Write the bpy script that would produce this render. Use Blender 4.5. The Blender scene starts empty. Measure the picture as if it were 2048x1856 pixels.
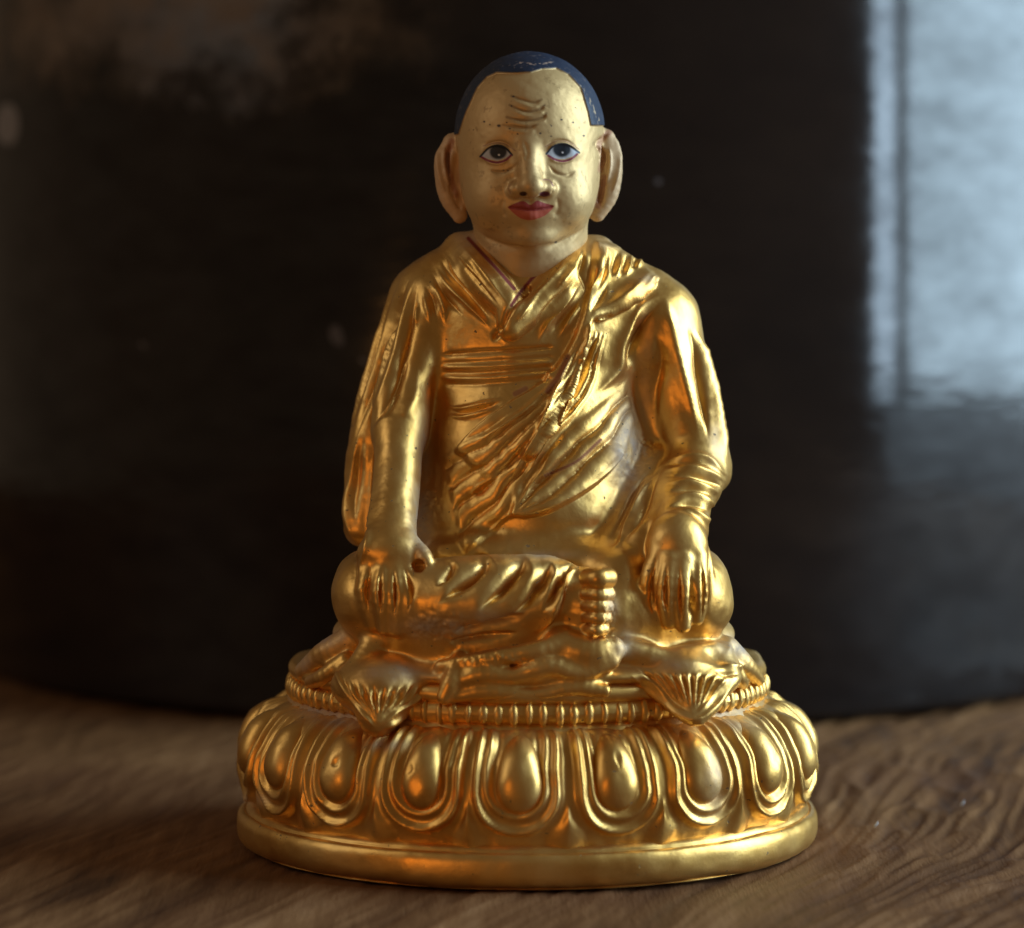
import bpy, math, random
import numpy as np

# ------------------------------------------------------------------ camera, world, lamps
S = 0.00008                      # metres per sculpt unit
D, HC, F, HZ = 6250.0, 1215.0, 6250.0, 464.0
PITCH = math.atan((928 - HZ) / F)
sc = bpy.context.scene
col = sc.collection
cam_d = bpy.data.cameras.new("camera")
cam = bpy.data.objects.new("camera", cam_d)
col.objects.link(cam)
cam.location = (0, -D * S, HC * S)
cam.rotation_euler = (math.pi / 2 - PITCH, 0, 0)
cam_d.sensor_width = 36.0
cam_d.lens = F / 2048 * 36.0
cam_d.clip_start = 0.01
cam_d.clip_end = 50
cam_d.dof.use_dof = True
cam_d.dof.focus_distance = 0.484
cam_d.dof.aperture_fstop = 12.5
cam_d.dof.aperture_blades = 9
sc.camera = cam

w = bpy.data.worlds.new("World")
sc.world = w
w.use_nodes = True
bg = w.node_tree.nodes["Background"]
bg.inputs[0].default_value = (1.0, 0.71, 0.45, 1)
bg.inputs[1].default_value = 0.10

sc.view_settings.view_transform = 'Standard'
sc.view_settings.look = 'None'
sc.view_settings.exposure = 0.0
sc.view_settings.gamma = 1.0
sc.cycles.use_denoising = True
sc.cycles.max_bounces = 8


def area(name, loc, look, sx, sy, radiance, color):
    d = bpy.data.lights.new(name, 'AREA')
    d.shape = 'RECTANGLE'
    d.size, d.size_y = sx, sy
    d.color = color
    d.energy = radiance * math.pi * sx * sy
    o = bpy.data.objects.new(name, d)
    col.objects.link(o)
    o.location = loc
    from mathutils import Vector
    o.rotation_euler = (Vector(look) - Vector(loc)).to_track_quat('-Z', 'Y').to_euler()
    return o


# window on the right: a narrow and a wide pane with a mullion between
WX = 0.80
area("window_lamp_wide", (WX, 0.054, 0.43), (0, 0.054, 0.43), 0.486, 0.80, 10.5, (0.60, 0.83, 1.0))
area("window_lamp_narrow", (WX, -0.270, 0.43), (0, -0.270, 0.43), 0.080, 0.80, 11.5, (0.60, 0.81, 1.0))
area("window_lamp_lower", (WX, 0.02, -0.085), (0, 0.02, -0.085), 0.55, 0.225, 1.2, (0.60, 0.82, 1.0))  # added dim lamp below the panes, softens the lower edge of their reflection
# dim second window high on the left
area("window_lamp_far", (-0.85, -0.25, 0.52), (0, 0, 0.05), 0.45, 0.55, 1.25, (1.0, 0.93, 0.82))
# a candle-like warm lamp standing left of the camera
wl = bpy.data.lights.new("warm_bulb", 'POINT')
wl.color = (1.0, 0.42, 0.09)
wl.energy = 1.1
wl.shadow_soft_size = 0.026
wo = bpy.data.objects.new("warm_bulb", wl)
col.objects.link(wo)
wo.location = (-0.40, -0.58, 0.018)

# ------------------------------------------------------------------ helpers
K = 2048 / 2016.0
_fw = np.array([0, math.cos(PITCH), -math.sin(PITCH)])
_up = np.array([0, math.sin(PITCH), math.cos(PITCH)])
_rt = np.array([1.0, 0, 0])
_C = np.array([0, -D, HC])


def PS(px, py, y):
    """picture position (2048-wide photograph) at depth plane y -> sculpt coordinates"""
    d = _fw * F + _rt * (px - 1024) - _up * (py - 928)
    return _C + d * ((y + D) / d[1])


def P(dx, dy, y):
    return PS(dx * K, dy * K, y)


def proj(v):
    r = v - _C
    dep = r @ _fw
    return 1024 + F * (r @ _rt) / dep, 928 - F * (r @ _up) / dep


def vnoise(x, y, z, seed=0):
    def h(i, j, k):
        n = (i * 374761393 + j * 668265263 + k * 2147483647 + seed * 144665) & 0xffffffff
        n = ((n ^ (n >> 13)) * 1274126177) & 0xffffffff
        return ((n ^ (n >> 16)) & 0xffff) / 65535.0
    xi, yi, zi = [np.floor(a).astype(np.int64) for a in (x, y, z)]
    fx, fy, fz = x - xi, y - yi, z - zi
    fx, fy, fz = [a * a * (3 - 2 * a) for a in (fx, fy, fz)]
    r = 0
    for a in (0, 1):
        for b in (0, 1):
            for c in (0, 1):
                r = r + h(xi + a, yi + b, zi + c) * (fx if a else 1 - fx) * (fy if b else 1 - fy) * (fz if c else 1 - fz)
    return r * 2 - 1


def fbm(p, scale, seed=0, octs=3):
    r, a = 0, 1.0
    for o in range(octs):
        r = r + a * vnoise(p[:, 0] / scale, p[:, 1] / scale, p[:, 2] / scale, seed + o)
        scale *= 0.5
        a *= 0.5
    return r


def sstep(a, b, x):
    t = np.clip((x - a) / (b - a), 0, 1)
    return t * t * (3 - 2 * t)


def poly_sdf(pts, u, v):
    """signed distance to a closed 2D polygon, negative inside"""
    pts = np.asarray(pts, float)
    n = len(pts)
    d = np.full(u.shape, 1e18)
    s = np.zeros(u.shape, bool)
    for i in range(n):
        a, b = pts[i], pts[(i + 1) % n]
        e = b - a
        wx, wy = u - a[0], v - a[1]
        t = np.clip((wx * e[0] + wy * e[1]) / (e @ e + 1e-9), 0, 1)
        d = np.minimum(d, (wx - t * e[0]) ** 2 + (wy - t * e[1]) ** 2)
        c = ((a[1] > v) != (b[1] > v))
        with np.errstate(divide='ignore', invalid='ignore'):
            xi = (b[0] - a[0]) * (v - a[1]) / (b[1] - a[1] + 1e-12) + a[0]
        s ^= c & (u < xi)
    d = np.sqrt(d)
    return np.where(s, -d, d)


def spline(pts, n=10, closed=False):
    pts = [np.array(p, float) for p in pts]
    m = len(pts)
    out = []
    rng = range(m if closed else m - 1)
    for i in rng:
        if closed:
            p0, p1, p2, p3 = pts[i - 1], pts[i], pts[(i + 1) % m], pts[(i + 2) % m]
        else:
            p1, p2 = pts[i], pts[i + 1]
            p0 = pts[i - 1] if i > 0 else 2 * p1 - p2
            p3 = pts[i + 2] if i + 2 < m else 2 * p2 - p1
        for k in range(n):
            t = k / n
            out.append(0.5 * ((2 * p1) + (-p0 + p2) * t + (2 * p0 - 5 * p1 + 4 * p2 - p3) * t * t + (-p0 + 3 * p1 - 3 * p2 + p3) * t ** 3))
    if not closed:
        out.append(pts[-1])
    return np.array(out)


def crop(ox, oy, k):
    return lambda *pts: [(ox + x / k, oy + y / k) for x, y in pts]


# ------------------------------------------------------------------ distance-field sculpting
class Prim:
    def __init__(self, f, lo, hi, label, k, sub=False):
        self.f, self.lo, self.hi, self.label, self.k, self.sub = f, np.array(lo, float), np.array(hi, float), label, k, sub


def ell(c, r, label, k=20, rot=0.0, tilt=0.0, sub=False):
    """ellipsoid; rot turns it in the picture plane, tilt about the side axis"""
    c, r = np.array(c, float), np.array(r, float)
    cr, sr = math.cos(rot), math.sin(rot)
    ct, st = math.cos(tilt), math.sin(tilt)

    def f(X, Y, Z):
        x, y, z = X - c[0], Y - c[1], Z - c[2]
        x, z = cr * x - sr * z, sr * x + cr * z
        y, z = ct * y - st * z, st * y + ct * z
        k0 = np.sqrt((x / r[0]) ** 2 + (y / r[1]) ** 2 + (z / r[2]) ** 2) + 1e-6
        k1 = np.sqrt((x / r[0] ** 2) ** 2 + (y / r[1] ** 2) ** 2 + (z / r[2] ** 2) ** 2) + 1e-9
        return k0 * (k0 - 1) / k1
    m = r.max() if (rot or tilt) else r
    return Prim(f, c - m, c + m, label, k, sub)


def chain(pts, rad, label, k=20, flat=1.0, sub=False, ik=0.8):
    """rounded tapering tube through points; flat < 1 thins it front to back"""
    if len(pts) > 2:
        A = spline([tuple(p) + (r,) for p, r in zip(pts, rad)], 4)
        pts, rad = list(A[:, :3]), list(A[:, 3])
    pts = [np.array(p, float) for p in pts]

    def f(X, Y, Z):
        d = None
        for i in range(len(pts) - 1):
            a, b = pts[i], pts[i + 1]
            e = b - a
            x, y, z = X - a[0], (Y - a[1]), Z - a[2]
            t = np.clip((x * e[0] + y * e[1] + z * e[2]) / (e @ e), 0, 1)
            yy = (y - t * e[1]) / flat
            di = np.sqrt((x - t * e[0]) ** 2 + yy * yy + (z - t * e[2]) ** 2) - (rad[i] + (rad[i + 1] - rad[i]) * t)
            if d is None:
                d = di
            else:
                h = np.clip(0.5 + 0.5 * (d - di) / ik, 0, 1)
                d = d + (di - d) * h - ik * h * (1 - h)
        return d
    A = np.array(pts)
    m = max(rad)
    return Prim(f, A.min(0) - m, A.max(0) + m, label, k, sub)


def prism(pts, y_top, y_bot, half, label, k=10, rnd=10):
    """thick cloth flap: outline in the x-z plane, leaning from y_top to y_bot"""
    A = np.array([(p[0], p[2]) for p in pts])
    zt, zb = A[:, 1].max(), A[:, 1].min()

    def f(X, Y, Z):
        d2 = poly_sdf(A, X + 0 * Z, Z + 0 * X)
        t = (zt - Z) / (zt - zb)
        yc = y_top + (y_bot - y_top) * t
        q1 = d2 + rnd
        q2 = np.abs(Y - yc) - half + rnd
        return np.sqrt(np.maximum(q1, 0) ** 2 + np.maximum(q2, 0) ** 2) + np.minimum(np.maximum(q1, q2), 0) - rnd
    lo = np.array([A[:, 0].min(), min(y_top, y_bot) - half, zb])
    hi = np.array([A[:, 0].max(), max(y_top, y_bot) + half, zt])
    return Prim(f, lo, hi, label, k)


def sculpt(prims, h, lo=None, hi=None):
    if lo is None:
        lo = np.min([p.lo for p in prims if not p.sub], 0) - 6 * h
        hi = np.max([p.hi for p in prims if not p.sub], 0) + 6 * h
    lo, hi = np.array(lo, float), np.array(hi, float)
    n = np.ceil((hi - lo) / h).astype(int) + 1
    g = np.full(n, 60.0, np.float32)
    for p in prims:
        pad = 1.9 * p.k + 5 * h
        a = np.maximum(np.floor((p.lo - pad - lo) / h).astype(int), 0)
        b = np.minimum(np.ceil((p.hi + pad - lo) / h).astype(int) + 1, n)
        if (b <= a).any():
            continue
        X = (lo[0] + h * np.arange(a[0], b[0], dtype=np.float32))[:, None, None].astype(np.float32)
        Y = (lo[1] + h * np.arange(a[1], b[1], dtype=np.float32))[None, :, None].astype(np.float32)
        Z = (lo[2] + h * np.arange(a[2], b[2], dtype=np.float32))[None, None, :].astype(np.float32)
        d = p.f(X, Y, Z).astype(np.float32)
        sl = np.s_[a[0]:b[0], a[1]:b[1], a[2]:b[2]]
        e = g[sl]
        if p.sub:
            d = -d
            hh = np.clip(0.5 - 0.5 * (e - d) / p.k, 0, 1)
            g[sl] = e + (d - e) * hh + p.k * hh * (1 - hh)
        else:
            hh = np.clip(0.5 + 0.5 * (e - d) / p.k, 0, 1)
            g[sl] = e + (d - e) * hh - p.k * hh * (1 - hh)
    return g, lo


def surface_nets(g, lo, h):
    s = g < 0
    c = np.zeros(tuple(np.array(g.shape) - 1), np.int8)
    for i in (0, 1):
        for j in (0, 1):
            for k in (0, 1):
                c += s[i:g.shape[0] - 1 + i, j:g.shape[1] - 1 + j, k:g.shape[2] - 1 + k]
    act = (c > 0) & (c < 8)
    idx = np.argwhere(act)
    vid = np.full(c.shape, -1, np.int32)
    vid[act] = np.arange(len(idx))
    acc = np.zeros((len(idx), 3))
    cnt = np.zeros(len(idx))
    cor = [(i, j, k) for i in (0, 1) for j in (0, 1) for k in (0, 1)]
    val = {q: g[idx[:, 0] + q[0], idx[:, 1] + q[1], idx[:, 2] + q[2]] for q in cor}
    for a in cor:
        for ax in range(3):
            if a[ax] == 0:
                b = tuple(1 if t == ax else a[t] for t in range(3))
                va, vb = val[a], val[b]
                m = (va < 0) != (vb < 0)
                t = va[m] / (va[m] - vb[m])
                q = np.tile(np.array(a, float), (m.sum(), 1))
                q[:, ax] = t
                acc[m] += q
                cnt[m] += 1
    V = lo + h * (idx + acc / cnt[:, None])
    quads = []
    for ax in range(3):
        sl0 = [slice(None)] * 3
        sl1 = [slice(None)] * 3
        sl0[ax] = slice(0, -1)
        sl1[ax] = slice(1, None)
        e = s[tuple(sl0)] != s[tuple(sl1)]
        q = np.argwhere(e)
        o1, o2 = [(1, 2), (2, 0), (0, 1)][ax]
        ok = (q[:, o1] > 0) & (q[:, o2] > 0) & (q[:, o1] < g.shape[o1] - 1) & (q[:, o2] < g.shape[o2] - 1)
        q = q[ok]
        inside = s[q[:, 0], q[:, 1], q[:, 2]]
        d1 = np.zeros(3, int); d1[o1] = 1
        d2 = np.zeros(3, int); d2[o2] = 1
        g4 = []
        for off in (-d1 - d2, -d2, 0 * d1, -d1):
            r = q + off
            g4.append(vid[r[:, 0], r[:, 1], r[:, 2]])
        fq = np.stack(g4, 1)
        fq[~inside] = fq[~inside][:, ::-1]
        quads.append(fq)
    Q = np.concatenate(quads)
    Q = Q[(Q >= 0).all(1)]
    # Newton step onto the zero level
    gs = np.array(g.shape)

    def tri(p):
        q = (p - lo) / h
        i = np.clip(np.floor(q).astype(int), 0, gs - 2)
        f = q - i
        r = 0
        for a in cor:
            wgt = np.prod([f[:, t] if a[t] else 1 - f[:, t] for t in range(3)], 0)
            r = r + wgt * g[i[:, 0] + a[0], i[:, 1] + a[1], i[:, 2] + a[2]]
        return r
    for _ in range(2):
        f0 = tri(V)
        gr = np.stack([(tri(V + np.eye(3)[t] * h) - tri(V - np.eye(3)[t] * h)) / (2 * h) for t in range(3)], 1)
        l2 = (gr ** 2).sum(1) + 0.05
        V = V - np.clip(f0 / l2, -h, h)[:, None] * gr
    return V, Q


def smooth(V, Q, it=1, lam=0.5):
    n = len(V)
    e = np.concatenate([Q[:, [0, 1]], Q[:, [1, 2]], Q[:, [2, 3]], Q[:, [3, 0]]])
    e = np.concatenate([e, e[:, ::-1]])
    cnt = np.bincount(e[:, 0], minlength=n)
    for i in range(it):
        for l in (lam, -lam * 1.04):
            acc = np.stack([np.bincount(e[:, 0], weights=V[e[:, 1], t], minlength=n) for t in range(3)], 1)
            V = V + l * (acc / np.maximum(cnt, 1)[:, None] - V)
    return V


def vnormals(V, Q):
    a = V[Q[:, 2]] - V[Q[:, 0]]
    b = V[Q[:, 3]] - V[Q[:, 1]]
    fn = np.cross(a, b)
    n = np.zeros_like(V)
    for k in range(4):
        for t in range(3):
            n[:, t] += np.bincount(Q[:, k], weights=fn[:, t], minlength=len(V))
    return n / (np.linalg.norm(n, axis=1)[:, None] + 1e-12)


class Sculpture:
    def __init__(self, prims, h, sm=1):
        g, lo = sculpt(prims, h)
        self.V, self.Q = surface_nets(g, lo, h)
        self.V = smooth(self.V, self.Q, sm)
        self.prims = prims
        self.refresh()
        best = np.full(len(self.V), 1e9)
        self.label = np.zeros(len(self.V), int)
        self.names = sorted({p.label for p in prims if not p.sub})
        for p in prims:
            if p.sub:
                continue
            m = ((self.V > p.lo - 40) & (self.V < p.hi + 40)).all(1)
            if not m.any():
                continue
            d = p.f(self.V[m, 0], self.V[m, 1], self.V[m, 2])
            i = np.where(m)[0]
            u = d < best[i]
            best[i[u]] = d[u]
            self.label[i[u]] = self.names.index(p.label)

    def refresh(self):
        self.N = vnormals(self.V, self.Q)
        self.u, self.v = proj(self.V)
        vd = self.V - _C
        vd /= np.linalg.norm(vd, axis=1)[:, None]
        self.face = sstep(0.02, 0.3, -(self.N * vd).sum(1))
        self.off = np.zeros(len(self.V))
        self.cre = np.zeros(len(self.V))

    def lab(self, *names):
        return np.isin(self.label, [self.names.index(n) for n in names if n in self.names])

    def soft(self, mask, it=10):
        e = np.concatenate([self.Q[:, [0, 1]], self.Q[:, [1, 2]], self.Q[:, [2, 3]], self.Q[:, [3, 0]]])
        e = np.concatenate([e, e[:, ::-1]])
        c = np.maximum(np.bincount(e[:, 0], minlength=len(self.V)), 1)
        m = mask.astype(float)
        for _ in range(it):
            m = 0.3 * m + 0.7 * np.bincount(e[:, 0], weights=m[e[:, 1]], minlength=len(m)) / c
        return m

    def line(self, pts, wd, n=8):
        """nearest distance, side and run along a picture-plane polyline"""
        L = spline(pts, n)
        m = (self.u > L[:, 0].min() - wd) & (self.u < L[:, 0].max() + wd) & (self.v > L[:, 1].min() - wd) & (self.v < L[:, 1].max() + wd) & (self.face > 0)
        i = np.where(m)[0]
        u, v = self.u[i], self.v[i]
        best = np.full(len(i), 1e18)
        side = np.zeros(len(i))
        run = np.zeros(len(i))
        ns = len(L) - 1
        for s in range(ns):
            a, b = L[s], L[s + 1]
            e = b - a
            wx, wy = u - a[0], v - a[1]
            t = np.clip((wx * e[0] + wy * e[1]) / (e @ e + 1e-9), 0, 1)
            d = (wx - t * e[0]) ** 2 + (wy - t * e[1]) ** 2
            k = d < best
            best[k] = d[k]
            side[k] = (e[0] * wy - e[1] * wx)[k]
            run[k] = ((s + t) / ns)[k]
        return i, np.sqrt(best), np.sign(side), run

    gain, widen = 1.0, 1.0

    def ridge(self, pts, amp, wd, only=None, taper=0.45, wob=0.0):
        amp, wd = amp * self.gain, wd * self.widen
        i, d, s, r = self.line(pts, wd * 3)
        tp = sstep(0, taper, r) * sstep(0, taper, 1 - r) if taper > 0 else 1
        w2 = wd * (0.3 + 0.7 * tp)
        a = amp / (1 + (d / (1.05 * w2)) ** 2) ** 2 * tp * self.face[i]
        if wob:
            a = a * (1 + wob * vnoise(self.u[i] / 9, self.v[i] / 9, 0 * d, 3))
        if only is not None:
            a = a * only[i]
        self.off[i] += a

    def crease(self, pts, depth, wd, only=None, t0=0.45, t1=0.45):
        """sharp valley between two swelling folds"""
        i, d, s, r = self.line(pts, wd * 5)
        tp = sstep(0, t0, r) * sstep(0, t1, 1 - r)
        a = -1.6 * depth * np.exp(-d / wd) * tp * self.face[i]
        if only is not None:
            a = a * only[i]
        self.cre[i] = np.minimum(self.cre[i], a)

    def folds(self, e0, e1, n, amp, only=None, seed=1, power=0.55):
        """long parallel folds flowing between two picture-plane edges"""
        A, B = spline(e0, 8), spline(e1, 8)
        pol = np.concatenate([A, B[::-1]])
        m = (self.u > pol[:, 0].min()) & (self.u < pol[:, 0].max()) & (self.v > pol[:, 1].min()) & (self.v < pol[:, 1].max()) & (self.face > 0)
        i = np.where(m)[0]
        u, v = self.u[i], self.v[i]
        inside = sstep(2, -14, poly_sdf(pol, u, v))

        def dist(L):
            best = np.full(len(u), 1e18)
            for a, b in zip(L[:-1], L[1:]):
                e = b - a
                t = np.clip(((u - a[0]) * e[0] + (v - a[1]) * e[1]) / (e @ e + 1e-9), 0, 1)
                best = np.minimum(best, (u - a[0] - t * e[0]) ** 2 + (v - a[1] - t * e[1]) ** 2)
            return np.sqrt(best)
        d0, d1 = dist(A), dist(B)
        w = d0 + d1
        q = d0 / (w + 1e-6)
        q = q + 0.05 * vnoise(u / 70, v / 70, 0 * u, seed) + 0.02 * vnoise(u / 22, v / 22, 0 * u, seed + 1)
        ph = n * np.clip(q, 0, 1)
        big = 0.75 + 0.45 * vnoise(np.floor(ph) * 3.7, v / 160, 0 * u, seed + 2)
        h = np.abs(np.sin(math.pi * ph)) ** power - 0.5
        a = amp * big * h * inside * self.face[i] * sstep(10, 60, w)
        if only is not None:
            a = a * only[i]
        self.off[i] += a

    def step(self, pts, amp, reach, wd=3.0, left=True, only=None, taper=0.1):
        """raise the cloth on one side of an edge, falling back over `reach`"""
        i, d, s, r = self.line(pts, reach)
        sd = d * s * (-1 if left else 1)
        tp = sstep(0, taper, r) * sstep(0, taper, 1 - r)
        a = amp * sstep(-wd, wd, sd) * (1 - sstep(0, reach, sd)) * tp * self.face[i]
        if only is not None:
            a = a * only[i]
        self.off[i] += a

    def apply(self):
        self.V = self.V + self.N * (self.off + self.cre)[:, None]
        self.refresh()


def make_mesh(name, V, Q, mat, normals=None, attrs=None, colors=None):
    me = bpy.data.meshes.new(name)
    Q = np.asarray(Q)
    nv, nq = len(V), len(Q)
    kk = Q.shape[1]
    me.vertices.add(nv)
    me.vertices.foreach_set("co", (np.asarray(V) * S).astype(np.float32).ravel())
    me.loops.add(nq * kk)
    me.loops.foreach_set("vertex_index", Q.astype(np.int32).ravel())
    me.polygons.add(nq)
    me.polygons.foreach_set("loop_start", np.arange(0, nq * kk, kk, dtype=np.int32))
    me.polygons.foreach_set("use_smooth", np.ones(nq, bool))
    me.update(calc_edges=True)
    for an, av in (attrs or {}).items():
        a = me.attributes.new(an, 'FLOAT', 'POINT')
        a.data.foreach_set("value", np.asarray(av, np.float32))
    for an, av in (colors or {}).items():
        a = me.attributes.new(an, 'FLOAT_COLOR', 'POINT')
        a.data.foreach_set("color", np.c_[av, np.ones(nv)].astype(np.float32).ravel())
    if normals is not None:
        me.normals_split_custom_set_from_vertices(np.asarray(normals, np.float32))
    me.materials.append(mat)
    return me


def link(name, me, parent=None, loc=None):
    o = bpy.data.objects.new(name, me)
    col.objects.link(o)
    if parent:
        o.parent = parent
    if loc is not None:
        o.location = loc
    return o


def split_out(sp, flab, mats, attrs, colors, namer, parent):
    """cut one continuous sculpted skin into its named parts (shared normals, no seam)"""
    objs = {}
    for lab in sorted(set(flab.tolist())):
        q = sp.Q[flab == lab]
        ids, inv = np.unique(q, return_inverse=True)
        nm, mat = namer(lab)
        me = make_mesh(nm, sp.V[ids], inv.reshape(q.shape), mat, sp.N[ids],
                       {k: a[ids] for k, a in attrs.items()}, {k: a[ids] for k, a in colors.items()})
        objs[lab] = link(nm, me, parent)
    return objs


# ------------------------------------------------------------------ materials
def new_mat(name):
    m = bpy.data.materials.new(name)
    m.use_nodes = True
    nt = m.node_tree
    return m, nt, nt.nodes["Principled BSDF"]


def node(nt, t, **kw):
    n = nt.nodes.new(t)
    for k, v in kw.items():
        setattr(n, k, v)
    return n


def noise(nt, scale, detail=4, rough=0.55, vec=None):
    n = node(nt, 'ShaderNodeTexNoise')
    n.inputs['Scale'].default_value = scale
    n.inputs['Detail'].default_value = detail
    n.inputs['Roughness'].default_value = rough
    if vec is not None:
        nt.links.new(vec, n.inputs['Vector'])
    return n.outputs['Fac']


def ramp(nt, fac, stops):
    r = node(nt, 'ShaderNodeValToRGB')
    while len(r.color_ramp.elements) < len(stops):
        r.color_ramp.elements.new(0.5)
    for e, (p, c) in zip(r.color_ramp.elements, stops):
        e.position = p
        e.color = c if len(c) == 4 else (*c, 1)
    nt.links.new(fac, r.inputs[0])
    return r.outputs[0]


def mathn(nt, op, a, b=None, clamp=False):
    n = node(nt, 'ShaderNodeMath', operation=op)
    n.use_clamp = clamp
    for i, x in enumerate((a, b)):
        if x is None:
            continue
        if isinstance(x, (int, float)):
            n.inputs[i].default_value = x
        else:
            nt.links.new(x, n.inputs[i])
    return n.outputs[0]


def mixc(nt, fac, a, b):
    n = node(nt, 'ShaderNodeMix', data_type='RGBA')
    for s, x in ((n.inputs[0], fac), (n.inputs[6], a), (n.inputs[7], b)):
        if isinstance(x, (int, float)):
            s.default_value = x
        elif isinstance(x, tuple):
            s.default_value = (*x, 1) if len(x) == 3 else x
        else:
            nt.links.new(x, s)
    return n.outputs[2]


def attr(nt, name):
    return node(nt, 'ShaderNodeAttribute', attribute_name=name)


def obj_vec(nt):
    return node(nt, 'ShaderNodeTexCoord').outputs['Object']


def gold_material(name, rough=0.39):
    m, nt, b = new_mat(name)
    v = obj_vec(nt)
    n1 = noise(nt, 90, 5, 0.6, v)
    n2 = noise(nt, 2200, 4, 0.6, v)
    n3 = noise(nt, 260, 5, 0.65, v)
    base = ramp(nt, n1, [(0.28, (0.66, 0.33, 0.075)), (0.45, (0.79, 0.46, 0.125)), (0.7, (0.87, 0.56, 0.19))])
    dust = attr(nt, 'dust').outputs['Fac']
    mar = attr(nt, 'maroon').outputs['Fac']
    pit = attr(nt, 'pit').outputs['Fac']
    dn = mathn(nt, 'MULTIPLY', mathn(nt, 'MULTIPLY', dust, 1.35, True), ramp(nt, n3, [(0.30, (0.35, 0.35, 0.35)), (0.62, (1, 1, 1))]))
    pn = mathn(nt, 'GREATER_THAN', mathn(nt, 'ADD', mathn(nt, 'MULTIPLY', pit, 0.36), mathn(nt, 'MULTIPLY', n2, 0.9)), 0.765)
    spk = mathn(nt, 'GREATER_THAN', noise(nt, 950, 2, 0.5, v), 0.735)
    pn = mathn(nt, 'MAXIMUM', pn, mathn(nt, 'MULTIPLY', spk, 0.7))
    c = mixc(nt, dn, base, (0.40, 0.32, 0.27))
    c = mixc(nt, mar, c, (0.20, 0.020, 0.012))
    c = mixc(nt, pn, c, (0.05, 0.04, 0.045))
    nt.links.new(c, b.inputs['Base Color'])
    rest = mathn(nt, 'MAXIMUM', mathn(nt, 'MAXIMUM', dn, mar), pn)
    nt.links.new(mathn(nt, 'SUBTRACT', 0.93, mathn(nt, 'MULTIPLY', rest, 0.80), True), b.inputs['Metallic'])
    r0 = mathn(nt, 'ADD', rough - 0.16, mathn(nt, 'MULTIPLY', mathn(nt, 'ADD', n3, n1), 0.16))
    nt.links.new(mathn(nt, 'ADD', r0, mathn(nt, 'MULTIPLY', rest, 0.35), True), b.inputs['Roughness'])
    bp = node(nt, 'ShaderNodeBump')
    bp.inputs['Strength'].default_value = 0.32
    bp.inputs['Distance'].default_value = 0.0004
    hgt = mathn(nt, 'ADD', mathn(nt, 'MULTIPLY', n3, 0.20), mathn(nt, 'MULTIPLY', n2, 0.20))
    hgt = mathn(nt, 'SUBTRACT', hgt, mathn(nt, 'MULTIPLY', pn, 0.25))
    nt.links.new(hgt, bp.inputs['Height'])
    nt.links.new(bp.outputs[0], b.inputs['Normal'])
    return m


GOLD = gold_material("fire_gilt_bronze")


def face_material():
    m, nt, b = new_mat("cold_gold_paint")
    v = obj_vec(nt)
    a = attr(nt, 'paint')
    n1 = noise(nt, 130, 5, 0.6, v)
    n2 = noise(nt, 1100, 3, 0.6, v)
    b.inputs['Specular IOR Level'].default_value = 0.3
    c = mixc(nt, mathn(nt, 'MULTIPLY', mathn(nt, 'MULTIPLY', n1, 0.35), attr(nt, 'gilt').outputs['Fac']), a.outputs['Color'], (0.50, 0.30, 0.12))
    nt.links.new(c, b.inputs['Base Color'])
    gl = attr(nt, 'gilt').outputs['Fac']
    nt.links.new(mathn(nt, 'MULTIPLY', gl, 0.45), b.inputs['Metallic'])
    nt.links.new(mathn(nt, 'ADD', 0.40, mathn(nt, 'MULTIPLY', n1, 0.2)), b.inputs['Roughness'])
    bp = node(nt, 'ShaderNodeBump')
    bp.inputs['Strength'].default_value = 0.2
    bp.inputs['Distance'].default_value = 0.0003
    nt.links.new(mathn(nt, 'ADD', mathn(nt, 'MULTIPLY', n1, 0.5), mathn(nt, 'MULTIPLY', n2, 0.2)), bp.inputs['Height'])
    nt.links.new(bp.outputs[0], b.inputs['Normal'])
    return m


FACE = face_material()

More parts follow.
